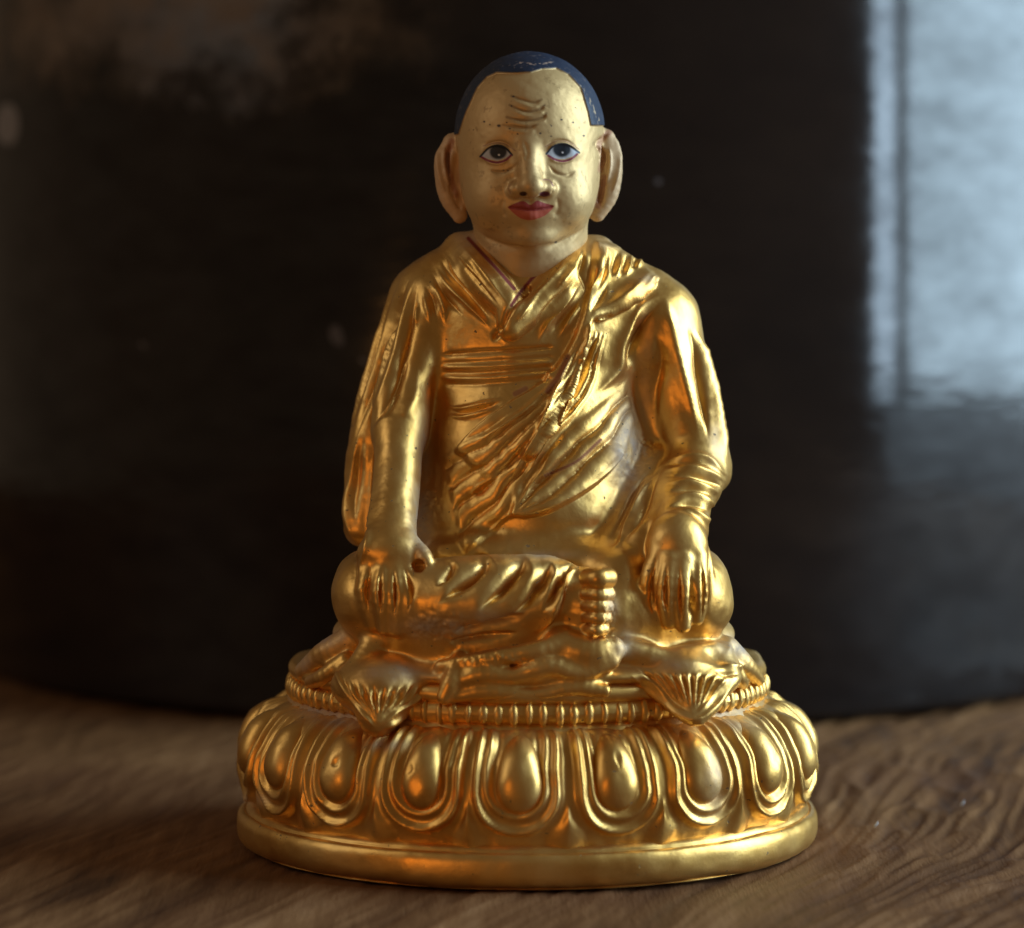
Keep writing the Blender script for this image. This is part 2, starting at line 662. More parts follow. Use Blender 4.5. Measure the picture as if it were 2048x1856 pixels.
# ------------------------------------------------------------------ table top
def build_table():
    m, nt, b = new_mat("old_oiled_wood")
    a = attr(nt, 'grain')
    v = obj_vec(nt)
    mp = node(nt, 'ShaderNodeMapping')
    mp.inputs['Rotation'].default_value = (0, 0, math.radians(20))
    mp.inputs['Scale'].default_value = (1, 0.10, 1)
    nt.links.new(v, mp.inputs['Vector'])
    n1 = noise(nt, 330, 7, 0.7, mp.outputs[0])
    n2 = noise(nt, 1800, 4, 0.6, mp.outputs[0])
    n3 = noise(nt, 14, 4, 0.6, v)
    g = mathn(nt, 'ADD', mathn(nt, 'MULTIPLY', a.outputs['Fac'], 0.36), mathn(nt, 'ADD', mathn(nt, 'MULTIPLY', n1, 0.48), 0.08))
    c = ramp(nt, g, [(0.27, (0.050, 0.020, 0.007)), (0.45, (0.16, 0.070, 0.024)), (0.60, (0.27, 0.130, 0.050)), (0.78, (0.40, 0.215, 0.095))])
    c = mixc(nt, ramp(nt, n3, [(0.40, (0, 0, 0)), (0.65, (0.6, 0.6, 0.6))]), c, (0.12, 0.045, 0.018))
    nt.links.new(c, b.inputs['Base Color'])
    nt.links.new(mathn(nt, 'ADD', 0.50, mathn(nt, 'MULTIPLY', n1, 0.25)), b.inputs['Roughness'])
    b.inputs['Specular IOR Level'].default_value = 0.22
    bp = node(nt, 'ShaderNodeBump')
    bp.inputs['Strength'].default_value = 0.5
    bp.inputs['Distance'].default_value = 0.0006
    nt.links.new(mathn(nt, 'ADD', n1, mathn(nt, 'MULTIPLY', n2, 0.35)), bp.inputs['Height'])
    nt.links.new(bp.outputs[0], b.inputs['Normal'])

    xs = np.concatenate([np.linspace(-6500, -1900, 18)[:-1], np.linspace(-1900, 1900, 420), np.linspace(1900, 6500, 18)[1:]])
    ys = np.concatenate([np.linspace(-3500, -1150, 12)[:-1], np.linspace(-1150, 1900, 330), np.linspace(1900, 6500, 14)[1:]])
    X, Y = np.meshgrid(xs, ys)
    X, Y = X.ravel(), Y.ravel()
    c20, s20 = math.cos(math.radians(20)), math.sin(math.radians(20))
    Z0 = 0 * X
    wq = 110 * vnoise(X / 800, Y / 1000, Z0, 5) + 14 * vnoise(X / 160, Y / 260, Z0, 6)
    q = X * c20 - Y * s20 + wq
    p = X * s20 + Y * c20
    r1 = 1 - np.abs(vnoise(q / 24, p / 380, Z0, 11))
    r2 = vnoise(q / 13, p / 190, Z0, 12)
    r3 = vnoise(q / 90, p / 800, Z0, 13)
    rough = sstep(300, 900, X)
    rip = 1 - np.abs(vnoise(q / 22 + 0.3 * r3, p / 240, Z0, 17))
    hgt = (r1 - 0.7) * 3.5 + r2 * 1.2 + r3 * 3 + rough * (rip ** 2 - 0.4) * 10
    dd = np.hypot(X - 33, Y)
    hgt = hgt - 12 - 3 * (1 - sstep(560, 700, dd))
    g = np.clip(0.5 + 0.35 * r3 + 0.25 * (r1 - 0.7) + 0.2 * r2, 0, 1)
    # a dark knot streak front left
    kx, ky = PS(200, 1790, 0)[0], 0
    a0 = PS(60, 1810, 0)
    d1 = _fw * F + _rt * (170 - 1024) - _up * (1765 - 928)
    kp = _C + d1 * (-HC / d1[2])
    kk = np.exp(-(((X - kp[0]) * c20 - (Y - kp[1]) * s20) / 46) ** 2 - (((X - kp[0]) * s20 + (Y - kp[1]) * c20) / 170) ** 2)
    g = np.clip(g - 0.75 * kk * (1 + 0.5 * r2), 0, 1)
    top = np.c_[X, Y, hgt]
    nx, ny = len(xs), len(ys)
    I = np.arange(nx * ny).reshape(ny, nx)
    Q = np.stack([I[:-1, :-1], I[:-1, 1:], I[1:, 1:], I[1:, :-1]], -1).reshape(-1, 4)
    # sides and underside
    per = np.concatenate([I[0, :], I[1:, -1], I[-1, -2::-1], I[-2:0:-1, 0]])
    bot = top[per].copy()
    bot[:, 2] = -300
    nb = len(per)
    B = np.arange(nb) + len(top)
    Qs = np.stack([per, B, np.roll(B, -1), np.roll(per, -1)], 1)
    V = np.concatenate([top, bot])
    me = make_mesh("tabletop", V, np.concatenate([Q, Qs]), m, attrs={'grain': np.concatenate([g, np.full(nb, 0.5)])})
    o = link("tabletop", me)
    o['kind'] = 'structure'
    o['label'] = 'rough dark brown wooden tabletop with diagonal grain'
    return o


build_table()


# ------------------------------------------------------------------ pot behind
def lathe(prof, n, sy=1.0, cx=0.0, cy=0.0, closed=False):
    prof = np.array(prof, float)
    a = np.linspace(0, 2 * math.pi, n, endpoint=False)
    m = len(prof)
    V = np.zeros((m, n, 3))
    V[:, :, 0] = cx + prof[:, 0:1] * np.sin(a)
    V[:, :, 1] = cy - sy * prof[:, 0:1] * np.cos(a)
    V[:, :, 2] = prof[:, 1:2]
    I = np.arange(m * n).reshape(m, n)
    J = np.roll(I, -1, 1)
    Q = np.stack([I[:-1], J[:-1], J[1:], I[1:]], -1).reshape(-1, 4)
    return V.reshape(-1, 3), Q


POT_X, POT_Y, POT_R = 120.0, 3080.0, 1745.0


def build_pot():
    m, nt, b = new_mat("black_lacquer")
    v = obj_vec(nt)
    n1 = noise(nt, 9, 5, 0.6, v)
    n2 = noise(nt, 45, 5, 0.65, v)
    n3 = noise(nt, 7.5, 3, 0.5, v)
    geo = node(nt, 'ShaderNodeNewGeometry')
    sx = node(nt, 'ShaderNodeSeparateXYZ')
    nt.links.new(v, sx.inputs[0])
    # ragged brown, rougher area on the upper left
    px = mathn(nt, 'ADD', sx.outputs[2], mathn(nt, 'MULTIPLY', mathn(nt, 'SUBTRACT', n2, 0.5), 0.045))
    hi = ramp(nt, px, [(0.126, (0, 0, 0)), (0.137, (1, 1, 1))])
    lf = ramp(nt, mathn(nt, 'ADD', mathn(nt, 'MULTIPLY', sx.outputs[0], -1), mathn(nt, 'MULTIPLY', n2, 0.02)), [(0.030, (0, 0, 0)), (0.055, (1, 1, 1))])
    worn = mathn(nt, 'MULTIPLY', hi, lf)
    worn = mathn(nt, 'MULTIPLY', worn, ramp(nt, noise(nt, 60, 4, 0.6, v), [(0.35, (0.1, 0.1, 0.1)), (0.6, (1, 1, 1))]))
    spk = mathn(nt, 'GREATER_THAN', noise(nt, 85, 1, 0.3, v), 0.80)
    c = ramp(nt, n1, [(0.35, (0.008, 0.006, 0.006)), (0.7, (0.016, 0.010, 0.008))])
    c = mixc(nt, worn, c, (0.13, 0.088, 0.056))
    # one grey patch on the left
    mp = node(nt, 'ShaderNodeMapping', vector_type='POINT')
    mp.inputs['Location'].default_value = (1470 * S * 1.0, 950 * S, -1500 * S)
    nt.links.new(v, mp.inputs['Vector'])
    mp2 = node(nt, 'ShaderNodeVectorMath', operation='MULTIPLY')
    nt.links.new(mp.outputs[0], mp2.inputs[0])
    mp2.inputs[1].default_value = (130, 40, 110)
    ln = node(nt, 'ShaderNodeVectorMath', operation='LENGTH')
    nt.links.new(mp2.outputs[0], ln.inputs[0])
    chip = ramp(nt, mathn(nt, 'ADD', ln.outputs['Value'], n2), [(0.9, (1, 1, 1)), (1.3, (0, 0, 0))])
    c = mixc(nt, chip, c, (0.19, 0.17, 0.165))
    c = mixc(nt, mathn(nt, 'MULTIPLY', spk, 0.35), c, (0.22, 0.19, 0.19))
    nt.links.new(c, b.inputs['Base Color'])
    b.inputs['IOR'].default_value = 1.5
    ms = node(nt, 'ShaderNodeMapping')
    ms.inputs['Rotation'].default_value = (0.5, 0.5, 0)
    ms.inputs['Scale'].default_value = (1, 1, 2.2)
    nt.links.new(v, ms.inputs['Vector'])
    nt.links.new(ramp(nt, noise(nt, 75, 4, 0.6, ms.outputs[0]), [(0.3, (0.34, 0.34, 0.34)), (0.68, (0.62, 0.62, 0.62))]), b.inputs['Specular IOR Level'])
    rr = mathn(nt, 'ADD', 0.05, mathn(nt, 'MULTIPLY', n2, 0.09))
    rr = mathn(nt, 'ADD', rr, mathn(nt, 'MULTIPLY', worn, 0.5), True)
    nt.links.new(rr, b.inputs['Roughness'])
    bp = node(nt, 'ShaderNodeBump')
    bp.inputs['Strength'].default_value = 0.10
    bp.inputs['Distance'].default_value = 0.0012
    mh = node(nt, 'ShaderNodeMapping')
    mh.inputs['Scale'].default_value = (1, 1, 3.0)
    nt.links.new(v, mh.inputs['Vector'])
    n4 = noise(nt, 70, 3, 0.5, mh.outputs[0])
    nt.links.new(mathn(nt, 'ADD', mathn(nt, 'MULTIPLY', n4, 0.6), mathn(nt, 'MULTIPLY', n3, 1.5)), bp.inputs['Height'])
    nt.links.new(bp.outputs[0], b.inputs['Normal'])
    root = bpy.data.objects.new("black_pot", None)
    col.objects.link(root)
    root.location = (POT_X * S, POT_Y * S, 0)
    root['label'] = 'large round glossy black lacquered pot standing behind the golden statuette'
    root['category'] = 'pot'
    R = POT_R
    prof = [(R - 120, 0), (R - 40, 0), (R - 20, 3), (R - 7, 10), (R - 1, 26), (R, 60), (R + 1, 200), (R + 8, 500), (R + 10, 900), (R + 4, 1400), (R - 10, 1900), (R - 60, 2300), (R - 180, 2600),
            (R - 420, 2820), (R - 700, 2900), (R - 760, 2960), (R - 740, 3080), (R - 700, 3110), (R - 780, 3110), (R - 830, 2990), (R - 800, 2860)]
    pp = spline(prof, 6)
    V, Q = lathe(pp, 192)
    link("body", make_mesh("body", V, Q, m), root)
    fp = spline([(R - 330, -2), (R - 90, -8), (R - 76, -4), (R - 80, 0), (R - 100, 2), (R - 200, 2)], 4)
    V, Q = lathe(fp, 160)
    mf, ntf, bf = new_mat("unglazed_clay")
    ntf.links.new(ramp(ntf, noise(ntf, 60, 4, 0.6, obj_vec(ntf)), [(0.3, (0.012, 0.009, 0.007)), (0.7, (0.03, 0.02, 0.015))]), bf.inputs['Base Color'])
    bf.inputs['Roughness'].default_value = 0.9
    link("foot_ring", make_mesh("foot_ring", V, Q, mf), root)
    V, Q = lathe([(0.5, 30), (R - 340, 26), (R - 170, 28)], 96)
    link("bottom", make_mesh("bottom", V, Q, m), root)


build_pot()

# ------------------------------------------------------------------ statuette: base
statue = bpy.data.objects.new("gilded_statuette", None)
col.objects.link(statue)
statue['label'] = 'small gilded statuette of a seated monk in robes on a lotus base'
statue['category'] = 'statuette'
BX, OV = 31.0, 0.88
rng = np.random.RandomState(7)


def organic(V, Q, amp, scale, seed):
    n = vnormals(V, Q)
    return V + n * (amp * fbm(V, scale, seed, 3))[:, None]


def gold_attrs(V, spots=()):
    u, v = proj(V)
    out = {'dust': np.zeros(len(V)), 'maroon': np.zeros(len(V)), 'pit': np.zeros(len(V))}
    for kind, x, y, rx, ry, s in spots:
        out[kind] = np.maximum(out[kind], s * np.exp(-((u - x) / rx) ** 2 - ((v - y) / ry) ** 2))
    return out


BASE_SPOTS = [('pit', 560, 1675, 22, 14, 0.75), ('dust', 1430, 1560, 22, 60, 0.5), ('dust', 680, 1440, 60, 18, 0.7), ('dust', 640, 1420, 50, 20, 0.7),
              ('dust', 1455, 1450, 70, 20, 0.45), ('dust', 500, 1600, 40, 14, 0.5), ('pit', 1450, 1600, 14, 30, 0.45), ('dust', 760, 1490, 60, 12, 0.4)]
rim_prof = spline([(300, -9), (535, -9), (560, -8), (576, 0), (584, 16), (585, 42), (580, 56), (572, 61), (567, 60), (564, 66), (556, 72), (546, 73), (530, 75), (450, 75)], 5)
V, Q = lathe(rim_prof, 420, OV, BX)
V = organic(V, Q, 2.6, 150, 21)
V = organic(V, Q, 0.7, 26, 22)
link("base_rim", make_mesh("base_rim", V, Q, GOLD, attrs=gold_attrs(V, BASE_SPOTS)), statue)

# profile of the lotus, top to bottom
lot = spline([(404, 298), (440, 292), (482, 279), (520, 252), (548, 216), (563, 178), (567, 142), (561, 106), (550, 66)], 8)
seg = np.r_[0, np.cumsum(np.linalg.norm(np.diff(lot, axis=0), axis=1))]
LLEN = seg[-1]
tg = np.gradient(lot, axis=0)
nr = np.c_[-tg[:, 1], tg[:, 0]]
nr /= np.linalg.norm(nr, axis=1)[:, None]
if nr[:, 0].mean() < 0:
    nr = -nr


def lotus_point(ang, s, h):
    r = np.interp(s, seg, lot[:, 0])
    z = np.interp(s, seg, lot[:, 1])
    n0 = np.interp(s, seg, nr[:, 0])
    n1 = np.interp(s, seg, nr[:, 1])
    rr = r + h * n0
    return np.stack([BX + rr * np.sin(ang), -OV * rr * np.cos(ang), z + h * n1], -1)


NP = 19
pitch = 2 * math.pi / NP


def stadium(x, y, yc, r, top=-60):
    yy = np.where(y > yc, y - yc, np.where(y < top, y - top, 0))
    return np.hypot(x, yy) - r


Vc, Qc = lathe(lot[::-1] - np.array([2.5, 0.0]), 240, OV, BX)
link("lotus_core", make_mesh("lotus_core", Vc, Qc, GOLD, attrs=gold_attrs(Vc)), statue)
for ip in range(NP):
    ph = math.radians(-2.0) + ip * pitch
    jit = rng.uniform(-1, 1, 6)
    nx, ny = 61, 71
    al = np.linspace(-0.5, 0.5, nx) * pitch
    ss = np.linspace(0, LLEN, ny)
    A, T = np.meshgrid(al, ss)
    x = A * 545
    half = pitch * 545 / 2
    edge = sstep(half, half * 0.7, np.abs(x))
    x = x + edge * (4 * jit[1]) + edge * 3 * vnoise(T / 60 + 7 * ip, 0 * T, 0 * T, 61)
    d = stadium(x, T, 222 + 5 * jit[0], 80 + 2 * jit[1])
    d2 = stadium(x, T, 214 + 5 * jit[0], 58)
    irr = 1 + 0.35 * vnoise(x / 30 + ip * 5, T / 30, 0 * x, 33)
    h = 7 * sstep(3, -6, d) + 12 * np.exp(-((d + 8) / 6.5) ** 2) * irr + 7 * np.exp(-((d2 + 5) / 6) ** 2) * irr - 5 * np.exp(-((d2 + 20) / 7) ** 2)
    tipx = np.minimum(np.abs(x - half), np.abs(x + half))
    h = h + 11 * sstep(0, 1, np.clip(1 - tipx / (6 + 34 * sstep(250, 315, T)), 0, 1)) * sstep(232, 280, T)
    h = h * sstep(62, 122, T)
    h = h + edge * 1.5 * vnoise(x / 26 + ip * 9, T / 26, 0 * x, 31) + edge * 0.5 * vnoise(x / 9 + ip * 9, T / 9, 0 * x, 32)
    V = lotus_point(ph + A, T, h).reshape(-1, 3)
    I = np.arange(nx * ny).reshape(ny, nx)
    Q = np.stack([I[1:, :-1], I[1:, 1:], I[:-1, 1:], I[:-1, :-1]], -1).reshape(-1, 4)
    leaf = link("lotus_petal", make_mesh("lotus_petal", V, Q, GOLD, attrs=gold_attrs(V, BASE_SPOTS)), statue)
    # the swelling drop in the middle of the petal
    nrad, nth = 16, 44
    rho = np.sin(np.linspace(0, 1, nrad) * math.pi / 2)
    th = np.linspace(0, 2 * math.pi, nth, endpoint=False)
    Rr, Th = np.meshgrid(rho, th, indexing='ij')
    cy = 192 + 5 * jit[2]
    wx = (42 + 2.5 * jit[3]) * (1 + 0.2 * np.sin(Th))
    wy = np.where(np.sin(Th) > 0, 68, 108)
    xx = Rr * wx * np.cos(Th) + 2 * jit[4]
    yy = cy + Rr * wy * np.sin(Th)
    hh = (36 + 3 * jit[4]) * np.sqrt(np.clip(1 - Rr ** 2.3, 0, 1)) * sstep(60, 165, yy) ** 0.6 - 6
    hh = hh + 1.4 * vnoise(xx / 18 + ip * 3, yy / 18, 0 * xx, 71) * (1 - Rr ** 4)
    if jit[5] > 0.1:
        hh = hh - 6 * np.exp(-((xx - 16 * jit[0]) ** 2 + (yy - cy - 24 * jit[1]) ** 2) / 30.0)
    Vl = lotus_point(ph + xx / 545, np.clip(yy, 0, LLEN), hh).reshape(-1, 3)
    I = np.arange(nrad * nth).reshape(nrad, nth)
    J = np.roll(I, -1, 1)
    Ql = np.stack([I[:-1], I[1:], J[1:], J[:-1]], -1).reshape(-1, 4)
    nn = vnormals(Vl, Ql)
    if (nn[:, 1] * -math.cos(ph) + nn[:, 0] * math.sin(ph)).mean() < 0:
        Ql = Ql[:, ::-1]
    link("petal_drop", make_mesh("petal_drop", Vl, Ql, GOLD, attrs=gold_attrs(Vl, BASE_SPOTS)), leaf)

# cove, beaded band and cushion
prof = spline([(500, 262), (489, 272), (480, 282), (472, 290), (460, 299), (450, 320)], 5)
V, Q = lathe(prof, 300, OV, BX)
V = organic(V, Q, 3.0, 40, 3)
link("cove", make_mesh("cove", V, Q, GOLD, attrs=gold_attrs(V, [('dust', 660, 1430, 130, 40, 0.8), ('dust', 1450, 1430, 120, 40, 0.5)])), statue)
a = np.linspace(0, 2 * math.pi, 17)
prof = np.c_[464 + 20 * np.cos(a), 309 + 21 * np.sin(a)]
V, Q = lathe(prof, 260, OV, BX)
band = link("bead_band", make_mesh("bead_band", V, Q, GOLD, attrs=gold_attrs(V)), statue)
nb = 104
mu, mv = 10, 8
th = np.linspace(0, 2 * math.pi, mu, endpoint=False)
fi = np.linspace(0, math.pi, mv)
Bv = np.array([[10.5 * math.sin(f) * math.cos(t), 13 * math.sin(f) * math.sin(t), 21.5 * math.cos(f)] for f in fi for t in th])
I = np.arange(mu * mv).reshape(mv, mu)
J = np.roll(I, -1, 1)
Bq = np.stack([I[:-1], I[1:], J[1:], J[:-1]], -1).reshape(-1, 4)
bead_me = make_mesh("bead", Bv, Bq, GOLD)
for k in range(nb):
    t = 2 * math.pi * (k + rng.uniform(-0.08, 0.08)) / nb
    rr = 475
    o = link("bead", bead_me, band, ((BX + rr * math.sin(t)) * S, -OV * rr * math.cos(t) * S, (309 + rng.uniform(-1.5, 1.5)) * S))
    o.rotation_euler = (0, 0, t)
    o.scale = (rng.uniform(0.8, 1.15), rng.uniform(0.9, 1.1), rng.uniform(0.9, 1.1))
prof = spline([(440, 312), (462, 322), (476, 332), (480, 346), (470, 360), (442, 366), (430, 374), (400, 384), (250, 392), (2, 395)], 6)
V, Q = lathe(prof, 300, OV, BX)
V = organic(V, Q, 3.0, 70, 9)
link("cushion", make_mesh("cushion", V, Q, GOLD, attrs=gold_attrs(V)), statue)

# ------------------------------------------------------------------ statuette: figure
R_ = 'robe'
A_ = 'arm'
H_ = 'hand'
FT = 'foot'
TL, TR = 'cloth_left', 'cloth_right'
fig = [
    # torso
    ell(P(1045, 690, 15), (240, 165, 235), R_, 30),
    ell(P(1052, 910, -25), (225, 185, 235), R_, 40),
    ell(P(1075, 1010, -60), (185, 172, 120), R_, 40),
    chain([P(905, 550, 20), P(1000, 525, 15), P(1170, 545, 15)], [70, 88, 66], R_, 40),
    chain([P(858, 592, 20), P(1045, 590, 10), P(1280, 635, 15)], [84, 110, 95], R_, 50),
    ell(P(925, 1020, -70), (105, 120, 120), R_, 30),
    chain([P(858, 760, 10), P(838, 900, -30), P(836, 1060, -110)], [66, 62, 56], R_, 24),
    chain([P(1262, 760, 10), P(1268, 890, -20), P(1255, 980, -70)], [60, 62, 55], R_, 24),
    ell(P(1215, 1135, -250), (60, 70, 60), R_, 24),
    ell(P(1160, 1105, -205), (80, 66, 50), R_, 30),
    chain([P(880, 1100, -185), P(1000, 1098, -205), P(1120, 1100, -205)], [40, 46, 44], R_, 30),
    chain([P(1222, 548, 0), P(1275, 572, 0)], [46, 48], R_, 14),
    # collar rolls
    chain([P(906, 490, 5), P(944, 530, -92), P(1006, 608, -158)], [34, 34, 30], R_, 16),
    chain([P(1174, 498, 5), P(1124, 542, -97), P(1005, 640, -162)], [36, 34, 28], R_, 16),
    # right sleeve (left in the picture), outer fall and inner sleeve
    chain([P(842, 600, 30), P(775, 760, 20), P(730, 900, 0), P(712, 1040, -20)], [80, 66, 50, 36], R_, 24),
    chain([P(852, 610, -20), P(800, 745, -75), P(787, 848, -116)], [72, 56, 52], R_, 22),
    # left sleeve
    chain([P(1286, 640, 10), P(1340, 780, -25), P(1372, 900, -70), P(1360, 955, -110)], [92, 74, 64, 62], R_, 24),
    chain([P(1372, 905, -75), P(1345, 985, -170), P(1337, 1040, -235)], [60, 56, 58], R_, 14),
    ell(P(1400, 925, -45), (42, 60, 50), R_, 14),
    chain([P(1290, 925, -70), P(1245, 1015, -150), P(1195, 1090, -215)], [52, 48, 34], R_, 16),
    chain([P(1330, 960, -120), P(1285, 1040, -200), P(1255, 1100, -240)], [50, 48, 40], R_, 16),
    # legs and knees
    ell(P(718, 1168, -215), (64, 120, 84), R_, 18),
    chain([P(735, 1185, -255), P(900, 1180, -330), P(1070, 1165, -338), P(1112, 1172, -328)], [66, 82, 70, 46], R_, 26),
    ell(P(1372, 1170, -205), (66, 120, 92), R_, 18),
    chain([P(1375, 1190, -230), P(1240, 1205, -290), P(1130, 1200, -320)], [62, 66, 60], R_, 22),
    ell(P(1050, 1245, -60), (400, 330, 95), R_, 30),
    chain([P(760, 1240, -270), P(900, 1248, -322), P(1060, 1235, -335)], [48, 48, 42], R_, 34),
    # spread of the robe on the cushion
    ell(P(1050, 1300, -150), (420, 270, 46), R_, 24),
    chain([P(868, 1312, -380), P(960, 1297, -408), P(1060, 1278, -412), P(1115, 1256, -395)], [14, 17, 16, 13], R_, 10),
    chain([P(885, 1348, -398), P(950, 1326, -408), P(1010, 1330, -414), P(1080, 1312, -414), P(1150, 1326, -414), P(1205, 1305, -405)], [17, 20, 15, 20, 15, 13], R_, 12),
    ell(P(1112, 1280, -372), (46, 28, 26), R_, 16),
    chain([P(880, 1372, -400), P(960, 1360, -408), P(1050, 1368, -412), P(1130, 1354, -411), P(1190, 1360, -408)], [14, 17, 13, 17, 13], R_, 10),
    chain([P(1105, 1270, -385), P(1160, 1284, -395), P(1205, 1278, -390)], [32, 36, 24], R_, 18),
    chain([P(690, 1262, -215), P(635, 1290, -190), P(600, 1320, -150)], [30, 24, 18], R_, 14),
    chain([P(680, 1300, -255), P(640, 1330, -235), P(612, 1342, -200)], [18, 18, 13], R_, 10),
    chain([P(735, 1270, -300), P(712, 1310, -315), P(690, 1340, -315)], [26, 26, 18], R_, 12),
    chain([P(1430, 1280, -215), P(1465, 1310, -190), P(1492, 1338, -150)], [28, 22, 15], R_, 14),
    chain([P(1432, 1302, -260), P(1452, 1330, -245), P(1462, 1345, -225)], [20, 17, 12], R_, 10),
    chain([P(1235, 1280, -355), P(1320, 1300, -345), P(1400, 1285, -300)], [24, 24, 22], R_, 14),
    chain([P(905, 1300, -380), P(890, 1340, -405), P(875, 1372, -408)], [16, 17, 15], R_, 8),
    # pointed cloth ends hanging over the beaded band
    ell(PS(768, 1372, -312), (102, 98, 56), TL, 18),
    chain([PS(768, 1380, -345), PS(758, 1430, -385), PS(752, 1458, -388)], [62, 40, 16], TL, 22),
    ell(PS(1368, 1356, -308), (110, 92, 46), TR, 18),
    chain([PS(1370, 1365, -345), PS(1384, 1412, -382), PS(1392, 1434, -386)], [60, 36, 14], TR, 20),
    prism([PS(1240, 1300, -350), PS(1258, 1342, -350), PS(1322, 1396, -350), PS(1380, 1440, -350), PS(1400, 1440, -350), PS(1436, 1414, -350), PS(1480, 1358, -350), PS(1466, 1300, -350), PS(1350, 1282, -350)],
          -235, -385, 56, TR, 16, 26),
    # bare right forearm and hand
    chain([P(787, 800, -95), P(782, 930, -175), P(774, 1030, -250), P(770, 1085, -300)], [46, 47, 46, 48], A_, 30),
    chain([P(740, 1092, -305), P(800, 1092, -305)], [36, 38], H_, 20),
    chain([P(736, 1100, -310), P(722, 1160, -335), P(736, 1226, -325)], [22, 20, 15], H_, 10),
    chain([P(757, 1105, -322), P(750, 1165, -352), P(759, 1236, -340)], [22, 19.5, 15], H_, 10),
    chain([P(780, 1105, -322), P(781, 1168, -355), P(782, 1238, -345)], [22, 19.5, 15], H_, 10),
    chain([P(800, 1100, -315), P(810, 1160, -350), P(805, 1228, -345)], [21, 19, 14.5], H_, 10),
    chain([P(805, 1075, -300), P(832, 1092, -330), P(845, 1130, -348), P(838, 1175, -352)], [20, 17, 16, 13], H_, 6),
    chain([P(842, 1120, -345), P(868, 1152, -352)], [12, 7], H_, 6),
    # left hand on the knee
    ell(P(1332, 1075, -290), (60, 52, 68), 'hand_right', 12),
    chain([P(1300, 1095, -310), P(1282, 1150, -325), P(1296, 1202, -318)], [26, 22, 16], 'hand_right', 8),
    chain([P(1322, 1105, -325), P(1312, 1170, -345), P(1318, 1222, -335)], [26, 21, 16], 'hand_right', 6),
    chain([P(1345, 1105, -325), P(1343, 1172, -347), P(1345, 1230, -338)], [26, 21, 16], 'hand_right', 6),
    chain([P(1368, 1095, -312), P(1374, 1165, -335), P(1370, 1218, -325)], [25, 20, 15], 'hand_right', 6),
    chain([P(1382, 1090, -290), P(1394, 1150, -300), P(1392, 1200, -295)], [16, 12, 10], 'hand_right', 6),
    # foot, sole turned up
    chain([P(1150, 1150, -345), P(1150, 1190, -362), P(1146, 1235, -358)], [32, 38, 34], FT, 12),
]
toe = [(1138, 21, 1164, 1192), (1169, 13.5, 1160, 1196), (1193, 12.5, 1160, 1194), (1216, 12, 1160, 1191), (1239, 11.5, 1161, 1187)]
for ty, tr, x0, x1 in toe:
    fig.append(chain([P(x0 - 6, ty, -398), P((x0 + x1) / 2, ty + 1, -420), P(x1 + 2, ty, -402)], [tr * 0.85, tr * 0.97, tr], FT, 2.5))

fg = Sculpture(fig, 2.7, 1)
rb = fg.soft(fg.lab(R_))
c2 = crop(640, 440, 4.35)
c3 = crop(1040, 440, 3.972)
c4 = crop(640, 820, 3.807)
c5 = crop(1000, 860, 3.654)
c6 = crop(820, 680, 3.806)
c7 = crop(840, 1080, 4.8)
t1 = crop(560, 1220, 5.04)
t2 = crop(1180, 1220, 3.15)

# big layered edges first
fg.step(c3((600, 150), (560, 420), (520, 620), (440, 880), (350, 1060), (270, 1180), (120, 1330), (-100, 1470), (-330, 1640), (-520, 1850)), 13, 120, 3, True, rb, 0.03)
fg.step(c3((1110, 440), (1000, 570), (880, 650), (700, 750), (560, 800), (530, 960), (470, 1150), (390, 1340), (280, 1560), (180, 1740), (60, 1930)), 13, 60, 3, False, rb, 0.04)
fg.step(c6((1640, 830), (1530, 980), (1380, 1120), (1230, 1220), (1050, 1310), (880, 1345), (760, 1330)), 14, 70, 3, False, rb, 0.06)
fg.step(c6((1000, 1330), (760, 1350), (640, 1460), (480, 1580), (400, 1640)), 9, 60, 3, False, rb, 0.3)
fg.step(c7((1560, 250), (1440, 350), (1340, 620), (1230, 810), (1060, 920)), 11, 45, 3, False, rb, 0.4)
fg.apply()

rb = fg.soft(fg.lab(R_))
rg, gv = fg.ridge, lambda p, a, w, o=None, t=0.48: fg.ridge(p, -a, w, o, t)
fg.gain, fg.widen = 1.15, 1.3
# right sleeve folds
cr = fg.crease
cr(c2((860, 500), (800, 760), (745, 1050), (640, 1420), (500, 1690), (420, 1860)), 15, 11, rb)
cr(c2((820, 440), (720, 620), (640, 800), (560, 1060), (480, 1330), (380, 1650), (300, 1960)), 14, 10, rb)
cr(c2((730, 440), (590, 700), (490, 980), (400, 1290), (320, 1600), (270, 1900)), 10, 8, rb)
cr(c2((620, 560), (500, 830), (400, 1180), (310, 1600), (260, 1950)), 8, 7, rb)
cr(c2((780, 1080), (730, 1280), (640, 1540), (520, 1830)), 13, 10, rb)
rg(c2((880, 450), (775, 620), (735, 760), (690, 950), (620, 1230), (480, 1560), (400, 1760)), 5, 8, rb)
rg(c2((850, 1240), (830, 1500), (760, 1650), (660, 1827)), 6, 15, rb)
rg(c4((330, 60), (250, 380), (195, 700), (230, 930), (275, 1000)), 6, 6, rb)
gv(c4((340, 160), (280, 420), (250, 650), (280, 900)), 14, 13, rb)
